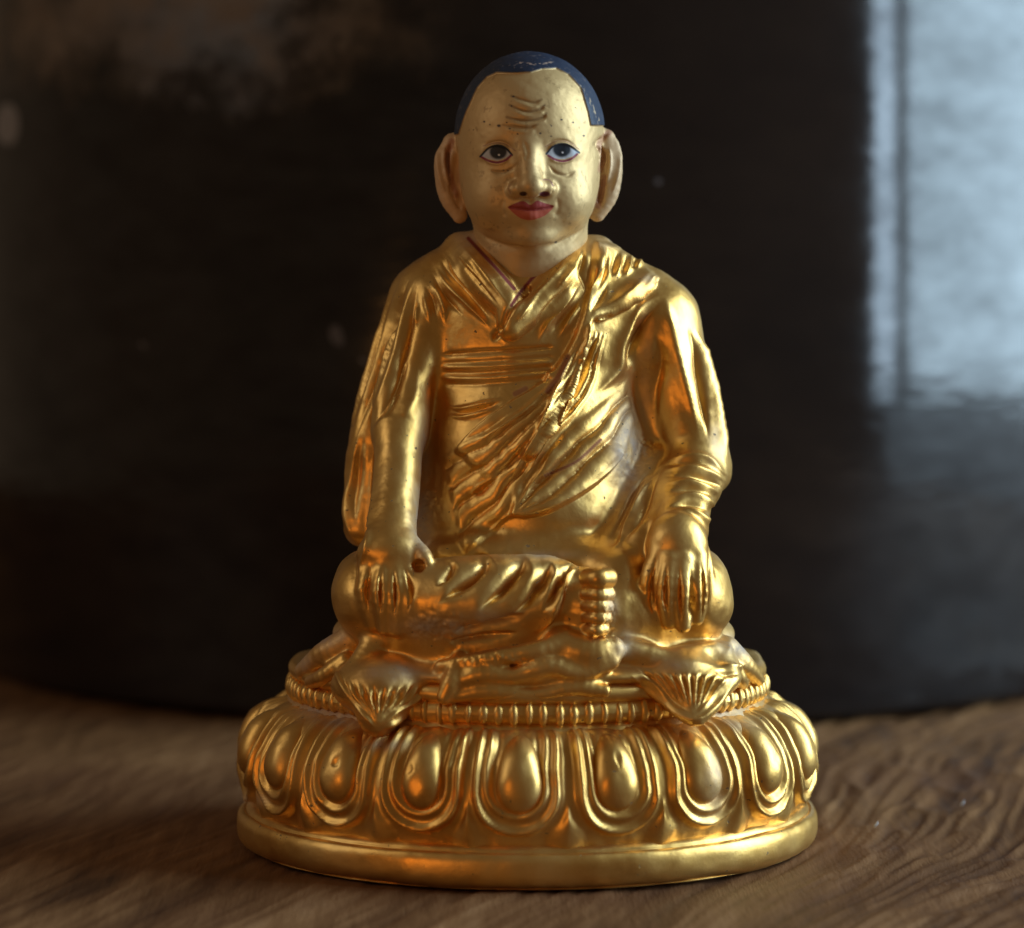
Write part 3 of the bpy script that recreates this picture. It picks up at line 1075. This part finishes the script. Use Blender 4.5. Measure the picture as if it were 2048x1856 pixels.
# breast folds
for p, a, ww in [(((1060, 260), (1150, 380), (1250, 520), (1400, 690), (1520, 820)), 9, 6.5), (((990, 380), (1100, 560), (1250, 700), (1400, 850), (1500, 960)), 9, 6),
                 (((940, 520), (1040, 660), (1080, 780), (1090, 920)), 8, 5), (((890, 610), (930, 760), (965, 930)), 7, 4.5), (((860, 690), (830, 820), (825, 950)), 6, 4.5),
                 (((1200, 190), (1330, 340), (1450, 490), (1570, 650), (1640, 740)), 5, 5), (((1130, 230), (1250, 360), (1400, 540), (1540, 720)), 4, 4)]:
    rg(c2(*p), a, ww, rb)
for p, a, ww in [(((1030, 320), (1120, 450), (1260, 610), (1400, 770), (1510, 900)), 9, 6), (((960, 440), (1060, 610), (1130, 720), (1300, 880)), 9, 6), (((910, 560), (985, 700), (1025, 900)), 7, 5),
                 (((1160, 260), (1290, 430), (1430, 600), (1570, 770)), 6, 4)]:
    gv(c2(*p), a, ww, rb)
gv(c2((1830, 555), (1720, 700), (1610, 850), (1500, 1060)), 10, 5, rb, 0.1)
# sash bands
for y0, y1, y2, a in [(1280, 1275, 1250, 4), (1372, 1378, 1350, 4)]:
    rg(c2((1040, y0), (1400, y1), (1800, y2), (2050, y2 - 20)), a, 4.6, rb, 0.1)
for y0, y1, y2, a in [(1175, 1150, 1125, 6), (1246, 1236, 1208, 3), (1326, 1330, 1300, 3.5), (1430, 1430, 1400, 3)]:
    gv(c2((1040, y0), (1400, y1), (1800, y2), (2050, y2 - 20)), a, 4.6, rb, 0.1)
rg(c2((1070, 1610), (1250, 1642), (1450, 1595), (1620, 1545)), 7, 4.5, rb)
rg(c2((1080, 1695), (1250, 1715), (1450, 1665), (1560, 1620)), 6, 4.5, rb)
gv(c2((1080, 1655), (1250, 1680), (1450, 1630), (1600, 1580)), 6, 4, rb)
# left collar folds
for p, a, ww in [(((440, 270), (300, 420), (100, 620), (0, 720)), 5, 4), (((475, 340), (360, 470), (270, 570)), 6, 4.5), (((495, 500), (350, 660), (220, 830), (140, 985)), 11, 9),
                 (((495, 655), (400, 790), (290, 965)), 9, 7), (((180, 560), (40, 720), (-60, 850)), 5, 4)]:
    rg(c3(*p), a, ww, rb)
for p, a, ww in [(((480, 420), (330, 590), (180, 760), (90, 900)), 8, 6), (((500, 590), (370, 750), (230, 930)), 8, 5), (((400, 260), (220, 450), (40, 640)), 6, 4), (((505, 200), (500, 400), (530, 590)), 12, 6)]:
    gv(c3(*p), a, ww, rb)
rg(c3((660, 180), (640, 340), (575, 550)), 9, 8, rb)
gv(c3((700, 190), (690, 360), (610, 580)), 8, 5, rb)
for x0, y0, x1, y1, a in [(770, 240, 720, 470, 7), (850, 260, 800, 460, 7), (930, 270, 880, 400, 6)]:
    gv(c3((x0, y0), ((x0 + x1) / 2 + 5, (y0 + y1) / 2), (x1, y1)), a, 5, rb)
    rg(c3((x0 + 40, y0), ((x0 + x1) / 2 + 45, (y0 + y1) / 2), (x1 + 40, y1)), a, 6, rb)
rg(c3((1060, 380), (930, 530), (790, 640), (610, 730)), 12, 14, rb)
gv(c3((720, 470), (620, 640), (545, 760)), 7, 6, rb)
# shawl edge bundle
rg(c3((560, 800), (535, 940), (480, 1130), (400, 1320), (300, 1540), (180, 1740), (40, 1960)), 7, 4.5, rb, 0.1, 0.25)
rg(c3((1100, 480), (930, 620), (720, 755), (580, 800)), 6, 4, rb, 0.1, 0.4)
rg(c3((440, 1010), (360, 1180), (270, 1400), (150, 1680), (20, 1900)), 7, 4.5, rb)
gv(c3((500, 1010), (420, 1210), (320, 1440), (200, 1680)), 6, 4, rb)
gv(c3((590, 850), (560, 1030), (500, 1230), (410, 1460), (330, 1620)), 10, 7, rb)
# large folds over the left breast
rg(c3((1150, 580), (970, 690), (870, 860), (800, 1010), (770, 1180), (670, 1310), (570, 1400)), 14, 13, rb)
cr(c3((1150, 620), (1010, 770), (930, 930), (870, 1080), (820, 1220)), 14, 10, rb)
# creases sweeping from the left shoulder down to the lap
fg.folds(c6((1330, -60), (1240, 60), (1090, 290), (880, 470), (640, 620), (400, 760), (230, 880)), c6((1500, -60), (1420, 300), (1290, 560), (1090, 800), (930, 1060), (770, 1300), (600, 1470), (400, 1640)), 5, 13, rb, 3)
fg.folds(c6((1640, 300), (1420, 480), (1200, 640), (1060, 800), (900, 1060), (790, 1290)), c6((1720, 640), (1660, 830), (1540, 980), (1390, 1110), (1230, 1220), (1050, 1310), (790, 1340)), 3, 17, rb, 11)
for p, a, ww in [(((1250, 80), (1110, 400), (960, 710), (840, 920), (760, 1080)), 6, 3), (((1330, 300), (1200, 560), (1060, 740), (930, 960), (800, 1180)), 6, 3), (((1370, 0), (1300, 250), (1190, 480), (1090, 640), (960, 760)), 5, 3), (((1130, 780), (1050, 880), (980, 1000)), 4, 3), (((1000, 430), (860, 560), (640, 700), (470, 800)), 5, 5), (((800, 900), (680, 1030), (520, 1130), (400, 1260)), 5, 5), (((1330, 60), (1230, 330), (1130, 600), (1020, 760), (880, 980), (770, 1200)), 5, 6)]:
    rg(c6(*p), a, ww, rb)
# left arm
rg(c3((1150, 590), (1190, 800), (1260, 1100), (1340, 1400), (1440, 1760)), 12, 17, rb)
gv(c3((1325, 820), (1390, 1000), (1430, 1250), (1470, 1550), (1500, 1760)), 15, 8, rb)
rg(c3((1390, 850), (1490, 1110), (1545, 1360), (1605, 1660), (1660, 1900)), 8, 9, rb, 0.2, 0.15)
gv(c3((1070, 880), (1120, 1100), (1060, 1350), (1090, 1650)), 14, 14, rb)
# cuff rings
for p, a in [(((1190, 230), (1350, 195), (1500, 205), (1600, 290), (1690, 350)), 8), (((1170, 300), (1380, 275), (1550, 320), (1670, 390)), 8), (((1180, 395), (1390, 380), (1550, 440), (1600, 480)), 8),
             (((1190, 500), (1390, 470), (1545, 545), (1590, 590)), 9), (((1180, 630), (1380, 600), (1530, 670), (1580, 720)), 9)]:
    rg(c5(*p), a, 7.5, rb)
for p, a in [(((1200, 350), (1390, 330), (1560, 385), (1630, 430)), 9), (((1210, 450), (1390, 425), (1560, 495)), 9), (((1200, 570), (1390, 530), (1550, 610)), 10), (((1180, 265), (1360, 235), (1540, 260)), 6)]:
    gv(c5(*p), a, 5.5, rb)
for p, a, ww in [(((1190, 280), (1060, 430), (960, 640), (880, 820), (780, 890)), 10, 7), (((1130, 300), (1020, 450), (930, 620), (860, 760)), 6, 4)]:
    rg(c5(*p), a, ww, rb)
gv(c5((1170, 330), (1080, 500), (1000, 680), (900, 830)), 10, 7, rb)
gv(c5((1100, 290), (990, 440), (900, 640), (800, 820)), 8, 6, rb)
# leg folds
for p, a, ww in [(((680, 150), (530, 310), (350, 480), (150, 610)), 15, 13), (((1020, 140), (870, 380), (740, 540), (540, 690)), 15, 13), (((1270, 190), (1160, 420), (1040, 620), (860, 740)), 14, 12),
                 (((1470, 210), (1350, 370), (1260, 560), (1160, 720)), 14, 11), (((300, 900), (600, 850), (900, 770), (1060, 680)), 9, 9), (((260, 990), (600, 940), (1000, 880)), 7, 7), (((330, 200), (250, 330), (150, 450)), 9, 9)]:
    cr(c7(*p), a, ww, rb, 0.15, 0.6)
    gv(c7(*p), a * 0.8, 7, rb, 0.4)
rg(c7((1430, 320), (1350, 520), (1280, 700), (1190, 820)), 7, 8, rb)
# ridges on forearm, hands
al = fg.lab(A_, H_).astype(float)
rg(c4((440, 150), (400, 450), (380, 800), (370, 980), (300, 1200), (262, 1350)), 7, 6, None)
for p in [((385, 1180), (352, 1380), (370, 1580)), ((470, 1180), (455, 1400), (462, 1600)), ((560, 1180), (568, 1400), (562, 1600)), ((640, 1180), (690, 1380), (665, 1570))]:
    gv(c4(*p), 15, 3.4, None, 0.5)
for p in [((1150, 900), (1100, 1150), (1130, 1380)), ((1225, 960), (1205, 1200), (1235, 1430)), ((1315, 980), (1310, 1220), (1325, 1450)), ((1395, 980), (1405, 1230), (1385, 1440)), ((1470, 960), (1500, 1200), (1465, 1400))]:
    gv(c5(*p), 14, 3.6, None, 0.5)
# radiating pleats of the hanging cloth ends
for x0, y0 in [(610, 640), (720, 690), (830, 720), (940, 735), (1050, 735), (1160, 730), (1270, 720), (1380, 720), (1480, 740)]:
    gv(t1((x0, y0), (x0 * 0.72 + 275, y0 * 0.6 + 470), (x0 * 0.35 + 640, 1020), (985, 1190)), 7, 3.2, None, 0.3)
    rg(t1((x0 + 55, y0), (x0 * 0.72 + 315, y0 * 0.6 + 470), (x0 * 0.35 + 662, 1020), (990, 1190)), 4, 4, None, 0.3)
rg(t1((570, 560), (600, 700), (700, 850), (830, 1020), (960, 1200)), 6, 5, None, 0.2)
rg(t1((1570, 830), (1400, 980), (1200, 1120), (1020, 1210)), 5, 5, None, 0.2)
for x0, y0 in [(290, 360), (360, 380), (430, 390), (500, 390), (570, 385), (640, 385), (710, 390), (780, 400), (850, 420)]:
    gv(t2((x0, y0), (x0 * 0.7 + 195, y0 * 0.6 + 220), (x0 * 0.35 + 425, 580), (652, 665)), 7, 3.2, None, 0.3)
    rg(t2((x0 + 35, y0), (x0 * 0.7 + 220, y0 * 0.6 + 220), (x0 * 0.35 + 438, 580), (655, 665)), 4, 4, None, 0.3)
rg(t2((240, 390), (420, 560), (640, 690), (780, 620), (910, 460)), 5, 4.5, None, 0.2)
# crumpled edge near the right cushion
rg(t2((790, 330), (900, 360), (990, 340)), 8, 6, None)
gv(t2((780, 380), (860, 400), (960, 400)), 8, 5, None)
# hollow between thumb and forefinger
gv(c4((735, 1140), (750, 1180), (770, 1240)), 20, 6.5, None, 0.3)
fg.apply()
fg.V = smooth(fg.V, fg.Q, 2)
fg.refresh()
fg.off = 1.8 * fbm(fg.V, 48, 77, 2) + 0.2 * fbm(fg.V, 9, 78, 2)
# rough cast patches
for x, y, rx, ry, a in [(870, 1255, 60, 26, 3.5), (1255, 930, 26, 30, 1.2), (1290, 900, 18, 26, 2.2), (860, 1010, 18, 40, 2.5), (1000, 1320, 90, 14, 2.2), (1215, 1235, 16, 40, 2.5), (930, 1470, 60, 14, 2)]:
    fg.off += a * np.exp(-((fg.u - x) / rx) ** 2 - ((fg.v - y) / ry) ** 2) * fbm(fg.V, 7, 90, 2)
fg.apply()
DUST = [('dust', 1255, 900, 32, 95, 0.85), ('dust', 1290, 760, 14, 120, 0.35), ('dust', 845, 1040, 24, 75, 0.8), ('dust', 850, 920, 14, 90, 0.55), ('dust', 870, 1255, 70, 22, 0.7), ('dust', 960, 1235, 70, 16, 0.4),
        ('dust', 640, 1275, 60, 24, 0.7), ('dust', 600, 1320, 30, 34, 0.6), ('dust', 1480, 1290, 40, 26, 0.8), ('dust', 1250, 1290, 26, 34, 0.6), ('dust', 1330, 1330, 60, 14, 0.5), ('dust', 800, 1345, 70, 20, 0.6),
        ('dust', 1090, 1112, 70, 10, 0.55), ('dust', 1240, 475, 70, 24, 0.5), ('dust', 940, 470, 30, 30, 0.6), ('dust', 1300, 555, 26, 12, 0.4), ('dust', 1225, 1215, 14, 30, 0.5),
        ('dust', 1430, 880, 14, 60, 0.35), ('dust', 700, 640, 20, 90, 0.35), ('dust', 690, 1090, 20, 16, 0.5),
        ('pit', 889, 680, 10, 16, 0.62), ('pit', 742, 1000, 6, 12, 0.62), ('pit', 740, 1060, 5, 16, 0.5), ('pit', 1168, 936, 8, 8, 0.6), ('pit', 1393, 1273, 7, 6, 0.7), ('pit', 870, 1245, 46, 16, 0.42),
        ('pit', 1300, 905, 16, 18, 0.42), ('pit', 885, 905, 24, 22, 0.36), ('pit', 833, 1128, 6, 14, 0.7), ('pit', 1385, 680, 6, 24, 0.45), ('pit', 1295, 575, 12, 7, 0.5), ('pit', 1020, 1235, 60, 12, 0.36)]
at = gold_attrs(fg.V, DUST)


def paint_line(sp, target, pts, wd, val):
    i, d, s, r = sp.line(pts, wd * 3)
    target[i] = np.maximum(target[i], val * sstep(wd, wd * 0.4, d))


paint_line(fg, at['maroon'], c2((1290, 160), (1420, 300), (1560, 450), (1690, 600)), 5.5, 1.0)
paint_line(fg, at['maroon'], c3((440, 195), (300, 310), (130, 430), (0, 580), (-70, 680)), 5.5, 1.0)
paint_line(fg, at['maroon'], c6((1200, 130), (1140, 260), (1050, 390)), 9, 0.75)
paint_line(fg, at['maroon'], c6((880, 370), (800, 410)), 8, 0.7)
paint_line(fg, at['maroon'], c6((1450, 760), (1300, 900), (1200, 960), (1030, 1030)), 5, 0.8)
fl = fg.label[fg.Q]
flab = np.array(fl[:, 0])
names = fg.names


def fig_name(lab):
    n = names[lab]
    return {'robe': 'robe', 'arm': 'forearm', 'hand': 'hand', 'hand_right': 'hand', 'foot': 'foot', 'cloth_left': 'cloth_end', 'cloth_right': 'cloth_end'}[n], GOLD


fo = split_out(fg, flab, None, at, {}, fig_name, statue)
lbl = {'hand': 'bare right hand reaching down over the shin', 'hand_right': 'left hand resting on the knee', 'cloth_left': 'pleated cloth point hanging below the right hand', 'cloth_right': 'pleated cloth point hanging below the left knee'}
for k, o in fo.items():
    if names[k] in lbl:
        o['label'] = lbl[names[k]]

# ------------------------------------------------------------------ statuette: head
ch = crop(840, 80, 4.152)


def PH(x, y, dep):
    return PS(840 + x / 4.152, 80 + y / 4.152, dep)


hd = 'head'
head = [
    ell(P(1043, 262, -15), (146, 165, 158), hd, 20),
    ell(P(1043, 375, -48), (130, 124, 122), hd, 60),
    ell(P(985, 392, -105), (50, 56, 52), hd, 40),
    ell(P(1105, 392, -105), (50, 56, 52), hd, 40),
    ell(P(1047, 462, -128), (46, 42, 32), hd, 34),
    ell(P(1043, 410, -150), (52, 30, 36), hd, 22),
    chain([P(1045, 465, -15), P(1042, 560, 0)], [113, 114], hd, 20),
    # brow
    # sockets
    ell(P(976, 303, -200), (40, 28, 22), hd, 26, sub=True),
    ell(P(1107, 300, -200), (40, 28, 22), hd, 26, sub=True),
    # nose
    chain([P(1036, 285, -166), P(1042, 330, -184), P(1046, 362, -198)], [17, 20, 23], hd, 20),
    ell(P(1047, 367, -200), (25, 24, 21), hd, 8),
    ell(P(1016, 373, -180), (18, 20, 15), hd, 11),
    ell(P(1078, 371, -180), (18, 20, 15), hd, 11),
    ell(PH(858, 1290, -205), (7.5, 12, 5), hd, 4, sub=True),
    ell(PH(1035, 1290, -205), (10, 12, 5.5), hd, 4, sub=True),
    # eyeballs
    ell(PH(640, 945, -133), (31, 24, 19), hd, 12),
    ell(PH(1182, 932, -133), (32, 24, 19), hd, 12),
    # lips
    chain([PH(750, 1393, -158), PH(850, 1372, -176), PH(915, 1380, -178), PH(975, 1368, -176), PH(1090, 1390, -158)], [5, 8.5, 7.5, 8.5, 5], hd, 7),
    chain([PH(790, 1425, -160), PH(910, 1452, -176), PH(1040, 1425, -160)], [6, 8.5, 6], hd, 7),
    # ears
    chain([P(893, 283, 0), P(880, 330, -8), P(886, 385, -12), P(905, 425, -14)], [22, 25, 22, 15], 'ear_left', 10, 0.8),
    chain([P(1190, 275, 0), P(1200, 325, -8), P(1196, 380, -12), P(1176, 422, -14)], [22, 25, 22, 15], 'ear_right', 10, 0.8),
    chain([P(912, 290, 10), P(908, 345, 5), P(918, 395, 0)], [20, 22, 14], 'ear_left', 14),
    chain([P(1172, 285, 10), P(1176, 340, 5), P(1167, 390, 0)], [20, 22, 14], 'ear_right', 14),
    ell(P(897, 335, -38), (9, 22, 46), 'ear_left', 7, rot=0.10, sub=True),
    ell(P(905, 398, -40), (6, 18, 22), 'ear_left', 6, sub=True),
    ell(P(1183, 325, -38), (9, 22, 44), 'ear_right', 7, rot=-0.08, sub=True),
    ell(P(1183, 390, -40), (6, 18, 22), 'ear_right', 6, sub=True),
    ]
hs = Sculpture(head, 1.55, 1)
g2 = lambda p, a, w, t=0.25: hs.ridge(ch(*p), -a, w, None, t)
r2 = lambda p, a, w, t=0.25: hs.ridge(ch(*p), a, w, None, t)
for p, a in [(((760, 465), (850, 495), (940, 520), (1010, 495)), 3.0), (((745, 540), (850, 585), (920, 595), (1000, 572), (1035, 540)), 4.2), (((720, 640), (840, 668), (930, 668), (1020, 642), (1050, 610)), 4.2),
             (((690, 705), (800, 722), (900, 730), (980, 700)), 3.0)]:
    g2(p, a * 0.75, 4.5)
    r2([(x, y + 38) for x, y in p], a * 0.4, 5)
# lids
LE = [(508, 962), (560, 908), (610, 882), (665, 880), (715, 905), (758, 948), (700, 982), (640, 1000), (570, 988)]
RE = [(1052, 942), (1100, 890), (1160, 868), (1215, 872), (1265, 900), (1318, 932), (1260, 968), (1190, 989), (1110, 977)]
r2([(500, 955), (560, 895), (635, 868), (700, 882), (770, 940)], 4.0, 3.6)
r2([(1045, 935), (1100, 878), (1180, 855), (1250, 875), (1325, 922)], 4.0, 3.6)
g2([(520, 885), (600, 850), (690, 850), (790, 915)], 2.6, 3.0)
g2([(1035, 885), (1120, 838), (1220, 842), (1330, 905)], 2.6, 3.0)
r2([(520, 985), (600, 1025), (680, 1025), (755, 975)], 2.4, 3.6)
r2([(1060, 970), (1130, 1012), (1220, 1012), (1300, 962)], 2.4, 3.6)
g2([(560, 1075), (650, 1098), (740, 1080), (815, 1015), (840, 930)], 3.0, 5.0)
g2([(1060, 1030), (1130, 1105), (1220, 1125), (1300, 1080)], 2.6, 5.0)
g2([(735, 1175), (720, 1240), (770, 1290)], 2.6, 3.5)
g2([(1110, 1160), (1118, 1230), (1080, 1290)], 2.6, 3.5)
g2([(725, 1386), (830, 1402), (915, 1413), (1010, 1404), (1118, 1376)], 3.0, 2.6, 0.08)
g2([(700, 1300), (680, 1400), (720, 1480)], 2.0, 7)
g2([(1140, 1300), (1150, 1400), (1110, 1480)], 2.0, 7)
g2([(860, 830), (890, 930), (870, 1010)], 2.4, 7)
g2([(430, 1540), (560, 1650), (750, 1730), (930, 1745), (1130, 1710), (1300, 1610), (1400, 1520)], 9, 9, 0.35)
# ears
r2([(190, 800), (150, 930), (160, 1100), (215, 1300)], 5, 6)
g2([(262, 840), (225, 980), (250, 1130)], 9, 7)
g2([(250, 1170), (275, 1290), (350, 1430)], 5, 6)
r2([(1600, 780), (1655, 920), (1645, 1100), (1590, 1300)], 5, 6)
g2([(1570, 765), (1490, 860), (1520, 960), (1500, 1080)], 10, 6)
g2([(1530, 1140), (1510, 1260), (1480, 1380)], 5, 5)
hs.apply()
r2([(205, 880), (200, 1040), (245, 1220)], 5, 4)
r2([(1572, 880), (1580, 1040), (1545, 1220)], 5, 4)
g2([(235, 900), (228, 1050), (275, 1240)], 5, 3.5)
g2([(1545, 900), (1550, 1040), (1515, 1200)], 5, 3.5)
hs.apply()
# hair cap stands slightly proud
fp = ch((265, 800), (330, 780), (380, 620), (480, 400), (560, 312), (640, 277), (800, 277), (920, 272), (1010, 244), (1130, 237), (1230, 290), (1330, 400), (1390, 600), (1412, 708), (1530, 712), (1900, 720),
        (1900, 2300), (0, 2300), (0, 790))
sd = poly_sdf(fp, hs.u, hs.v)
back = hs.N[:, 1] > 0.25
lim = 80 + (790 - (hs.u - 840) * 4.152 * 0.05) / 4.152
hairm = np.where(back, sstep(0, -3, hs.v - lim), sstep(-0.8, 0.8, sd))
hairm *= hs.lab(hd)
hs.off = 3.2 * hairm + 0.7 * fbm(hs.V, 26, 5, 3)
hs.apply()
u, v = hs.u, hs.v
front = hs.N[:, 1] < 0.1
nv = len(hs.V)
paint = np.tile(np.array([0.65, 0.44, 0.195]), (nv, 1))
gilt = np.ones(nv)


def blend(mask, c, gl=None):
    global paint, gilt
    mm = np.clip(mask, 0, 1)
    paint = paint * (1 - mm)[:, None] + np.array(c) * mm[:, None]
    if gl is not None:
        gilt = gilt * (1 - mm) + gl * mm


nz1 = fbm(hs.V, 14, 41, 3)
nz2 = fbm(hs.V, 4.5, 42, 2)
earm = hs.lab('ear_left', 'ear_right').astype(float)
_e = np.concatenate([hs.Q[:, [0, 1]], hs.Q[:, [1, 2]], hs.Q[:, [2, 3]], hs.Q[:, [3, 0]]])
_e = np.concatenate([_e, _e[:, ::-1]])
_c = np.maximum(np.bincount(_e[:, 0], minlength=nv), 1)
for _ in range(14):
    earm = 0.3 * earm + 0.7 * np.bincount(_e[:, 0], weights=earm[_e[:, 1]], minlength=nv) / _c
blend(0.85 * earm, (0.63, 0.41, 0.23), 0.2)
blend(0.6 * sstep(462, 505, v), (0.58, 0.39, 0.19), 0.5)


def line_mask(pts, wd):
    i, d, s, r = hs.line(ch(*pts), wd * 3, 10)
    out = np.zeros(nv)
    out[i] = sstep(wd, wd * 0.35, d) * (hs.N[i, 1] < 0)
    return out


def pm(pts, soft=0.7, closed_spline=True):
    q = ch(*pts)
    if closed_spline:
        q = spline(q, 8, True)
    return sstep(soft, -soft, poly_sdf(q, u, v)) * front


def disc(x, y, rx, ry, soft=0.18):
    cx, cy = 840 + x / 4.152, 80 + y / 4.152
    return sstep(1 + soft, 1 - soft, np.hypot((u - cx) / (rx / 4.152), (v - cy) / (ry / 4.152))) * front


for p in [((262, 840), (225, 980), (250, 1130), (300, 1290)), ((1570, 765), (1490, 860), (1520, 960), (1500, 1080)), ((1530, 1140), (1510, 1260), (1480, 1380))]:
    blend(0.65 * line_mask(p, 9), (0.36, 0.12, 0.07), 0.1)
# darker brown along the wrinkles and under the eyes, specks of lost gilding
for p, wd, a in [(((760, 465), (850, 495), (940, 520), (1010, 495)), 4, 0.55), (((745, 540), (850, 585), (920, 595), (1000, 572), (1035, 540)), 4, 0.6), (((720, 640), (840, 668), (930, 668), (1020, 642), (1050, 610)), 4, 0.6),
                 (((690, 705), (800, 722), (900, 730), (980, 700)), 3.5, 0.4), (((600, 1085), (680, 1095), (760, 1070)), 5, 0.45), (((1110, 1090), (1200, 1125)), 5, 0.4)]:
    blend(a * line_mask(p, wd), (0.20, 0.10, 0.035), 0.4)
for x, y, r in [(655, 712, 14), (1080, 712, 15), (535, 678, 10), (770, 755, 9), (745, 735, 8), (1175, 662, 9), (1270, 685, 9), (1090, 800, 8), (1000, 775, 10), (1015, 762, 6), (1360, 795, 9), (445, 745, 7), (775, 468, 10), (760, 548, 7),
                (720, 685, 7), (580, 702, 6), (570, 745, 5), (810, 780, 7), (1030, 545, 6), (1155, 1085, 6), (690, 1085, 9), (730, 1085, 8), (680, 1110, 6), (750, 1145, 5), (1290, 560, 5), (1130, 1680, 14), (1080, 1480, 6), (1065, 1555, 5), (1100, 1180, 5)]:
    blend(0.95 * disc(x, y, r * 1.15, r * 0.8, 0.5) * sstep(-0.6, 0.1, nz2), (0.035, 0.028, 0.03), 0.0)
blend(0.5 * sstep(0.75, 1.1, nz1 + 0.5 * nz2) * front, (0.30, 0.18, 0.07), 0.5)
# eyes
BLK, WHT, RED = (0.024, 0.029, 0.038), (0.52, 0.53, 0.56), (0.24, 0.03, 0.05)
for E_, ic, ir, up_, lo_, cr in [(LE, (650, 928), (72, 62), [(500, 968), (560, 905), (615, 878), (665, 876), (715, 900), (765, 955)], [(515, 975), (570, 1003), (640, 1016), (705, 1000), (755, 960)], [(525, 880), (610, 856), (700, 862), (790, 918)]),
                             (RE, (1178, 908), (74, 64), [(1050, 945), (1100, 888), (1160, 864), (1220, 868), (1270, 896), (1322, 935)], [(1065, 960), (1120, 992), (1190, 1006), (1260, 985), (1305, 948)], [(1040, 885), (1130, 840), (1230, 848), (1322, 908)])]:
    em = pm(E_)
    blend(em, WHT, 0.0)
    blend(em * disc(ic[0], ic[1], *ir), BLK, 0.0)
    blend(line_mask(up_, 3.2), BLK, 0.0)
    blend(line_mask(lo_, 3.4), RED, 0.0)
    blend(0.6 * line_mask(cr, 1.8), (0.22, 0.05, 0.05), 0.1)
    blend(em * disc(ic[0] + 6, ic[1] + 26, 9, 8, 0.4), (0.8, 0.82, 0.85), 0.0)  # small pale highlight painted into the iris colour
eyem = np.maximum(pm(LE, 1.5), pm(RE, 1.5))
# lips, nostrils
UL = [(728, 1391), (790, 1356), (860, 1338), (915, 1368), (970, 1334), (1030, 1352), (1112, 1380), (1040, 1410), (915, 1420), (800, 1410)]
LL = [(736, 1395), (800, 1408), (915, 1418), (1040, 1410), (1110, 1384), (1060, 1442), (1000, 1476), (910, 1497), (820, 1472)]
blend(pm(LL), (0.55, 0.12, 0.07), 0.0)
blend(pm(UL), (0.36, 0.06, 0.05), 0.0)
blend(disc(858, 1277, 32, 20, 0.3), (0.05, 0.02, 0.015), 0.0)
blend(disc(1035, 1280, 46, 23, 0.3), (0.13, 0.025, 0.05), 0.0)
blend(0.7 * line_mask([(1025, 1160), (1075, 1165), (1105, 1210)], 2.0), (0.25, 0.06, 0.10), 0.1)
blend(0.4 * line_mask([(770, 1175), (735, 1225), (750, 1270)], 2.5), (0.28, 0.08, 0.05), 0.1)
# hair paint, worn in streaks
hc = np.array([0.019, 0.029, 0.056])
blend(hairm, hc, 0.0)
worn = hairm * sstep(0.55, 1.0, nz2 + 0.4 * nz1)
blend(0.5 * worn, (0.20, 0.16, 0.15), 0.0)
blend(0.8 * hairm * line_mask([(830, 188), (900, 195), (980, 200), (1090, 185)], 2.6) * sstep(-0.3, 0.2, nz2), (0.40, 0.28, 0.22), 0.0)
blend(0.7 * hairm * line_mask([(1340, 380), (1400, 480), (1450, 590), (1490, 680)], 3.5) * sstep(0.1, 0.4, nz2), (0.50, 0.36, 0.22), 0.1)

LABS = ['head', 'ear_l', 'ear_r', 'hair', 'eye_l', 'eye_r', 'lips']
vl = np.zeros(nv, int)
vl[hs.lab('ear_left')] = 1
vl[hs.lab('ear_right')] = 2
vl[(hairm > 0.5) & (hs.V[:, 2] > np.interp(hs.V[:, 1], [-150, 150], [PS(900, 272, -50)[2], PS(900, 272, 0)[2] - 10]))] = 3
vl[(eyem > 0.5) & (u < 1060)] = 4
vl[(eyem > 0.5) & (u >= 1060)] = 5
vl[np.maximum(pm(UL, 0.8), pm(LL, 0.8)) > 0.5] = 6
flab = vl[hs.Q][:, 0]


def head_name(lab):
    return ['head', 'ear', 'ear', 'hair', 'eye', 'eye', 'lips'][lab], FACE


ho = split_out(hs, flab, None, {'gilt': gilt}, {'paint': paint}, head_name, statue)
for k, o in ho.items():
    if k:
        o.parent = ho[0]
ho[3]['label'] = 'close cropped hair painted dark blue'
ho[6]['label'] = 'red painted lips'

# ------------------------------------------------------------------ two glints on the wood
gm, nt, b = new_mat("mica_flake")
b.inputs['Base Color'].default_value = (0.8, 0.8, 0.85, 1)
b.inputs['Metallic'].default_value = 0.0
b.inputs['Roughness'].default_value = 0.3
nt.links.new(ramp(nt, noise(nt, 900, 2, 0.5, obj_vec(nt)), [(0.3, (0.7, 0.7, 0.75)), (0.7, (0.9, 0.9, 0.95))]), b.inputs['Base Color'])
for (x, y), lb in [((1752, 1652), 'tiny bright flake lying on the wood close to the base rim'), ((1925, 1609), 'tiny bright flake lying on the wood further out at far right')]:
    d1 = _fw * F + _rt * (x - 1024) - _up * (y - 928)
    g0 = _C + d1 * ((-HC + 6) / d1[2])
    ang = np.linspace(0, 2 * math.pi, 7)[:-1]
    fv = [(4.5 * math.cos(q) * (1 + 0.3 * math.sin(3 * q)), 4.5 * math.sin(q), 0) for q in ang]
    fv = [(a0, b0, 5 + a0 * 1.1) for a0, b0, _ in fv] + [(a0 * 0.8, b0 * 0.8, a0 * 0.9) for a0, b0, _ in fv]
    me = bpy.data.meshes.new("mica_flake")
    me.from_pydata([tuple(np.array(q) * S) for q in fv], [], [(0, 1, 2, 3, 4, 5), (11, 10, 9, 8, 7, 6)] + [(i, 6 + i, 6 + (i + 1) % 6, (i + 1) % 6) for i in range(6)])
    me.materials.append(gm)
    o = link("mica_flake", me, None, tuple(g0 * S))
    o['label'] = lb
    o['category'] = 'flake'
    o['group'] = 'bright flakes on the wood'
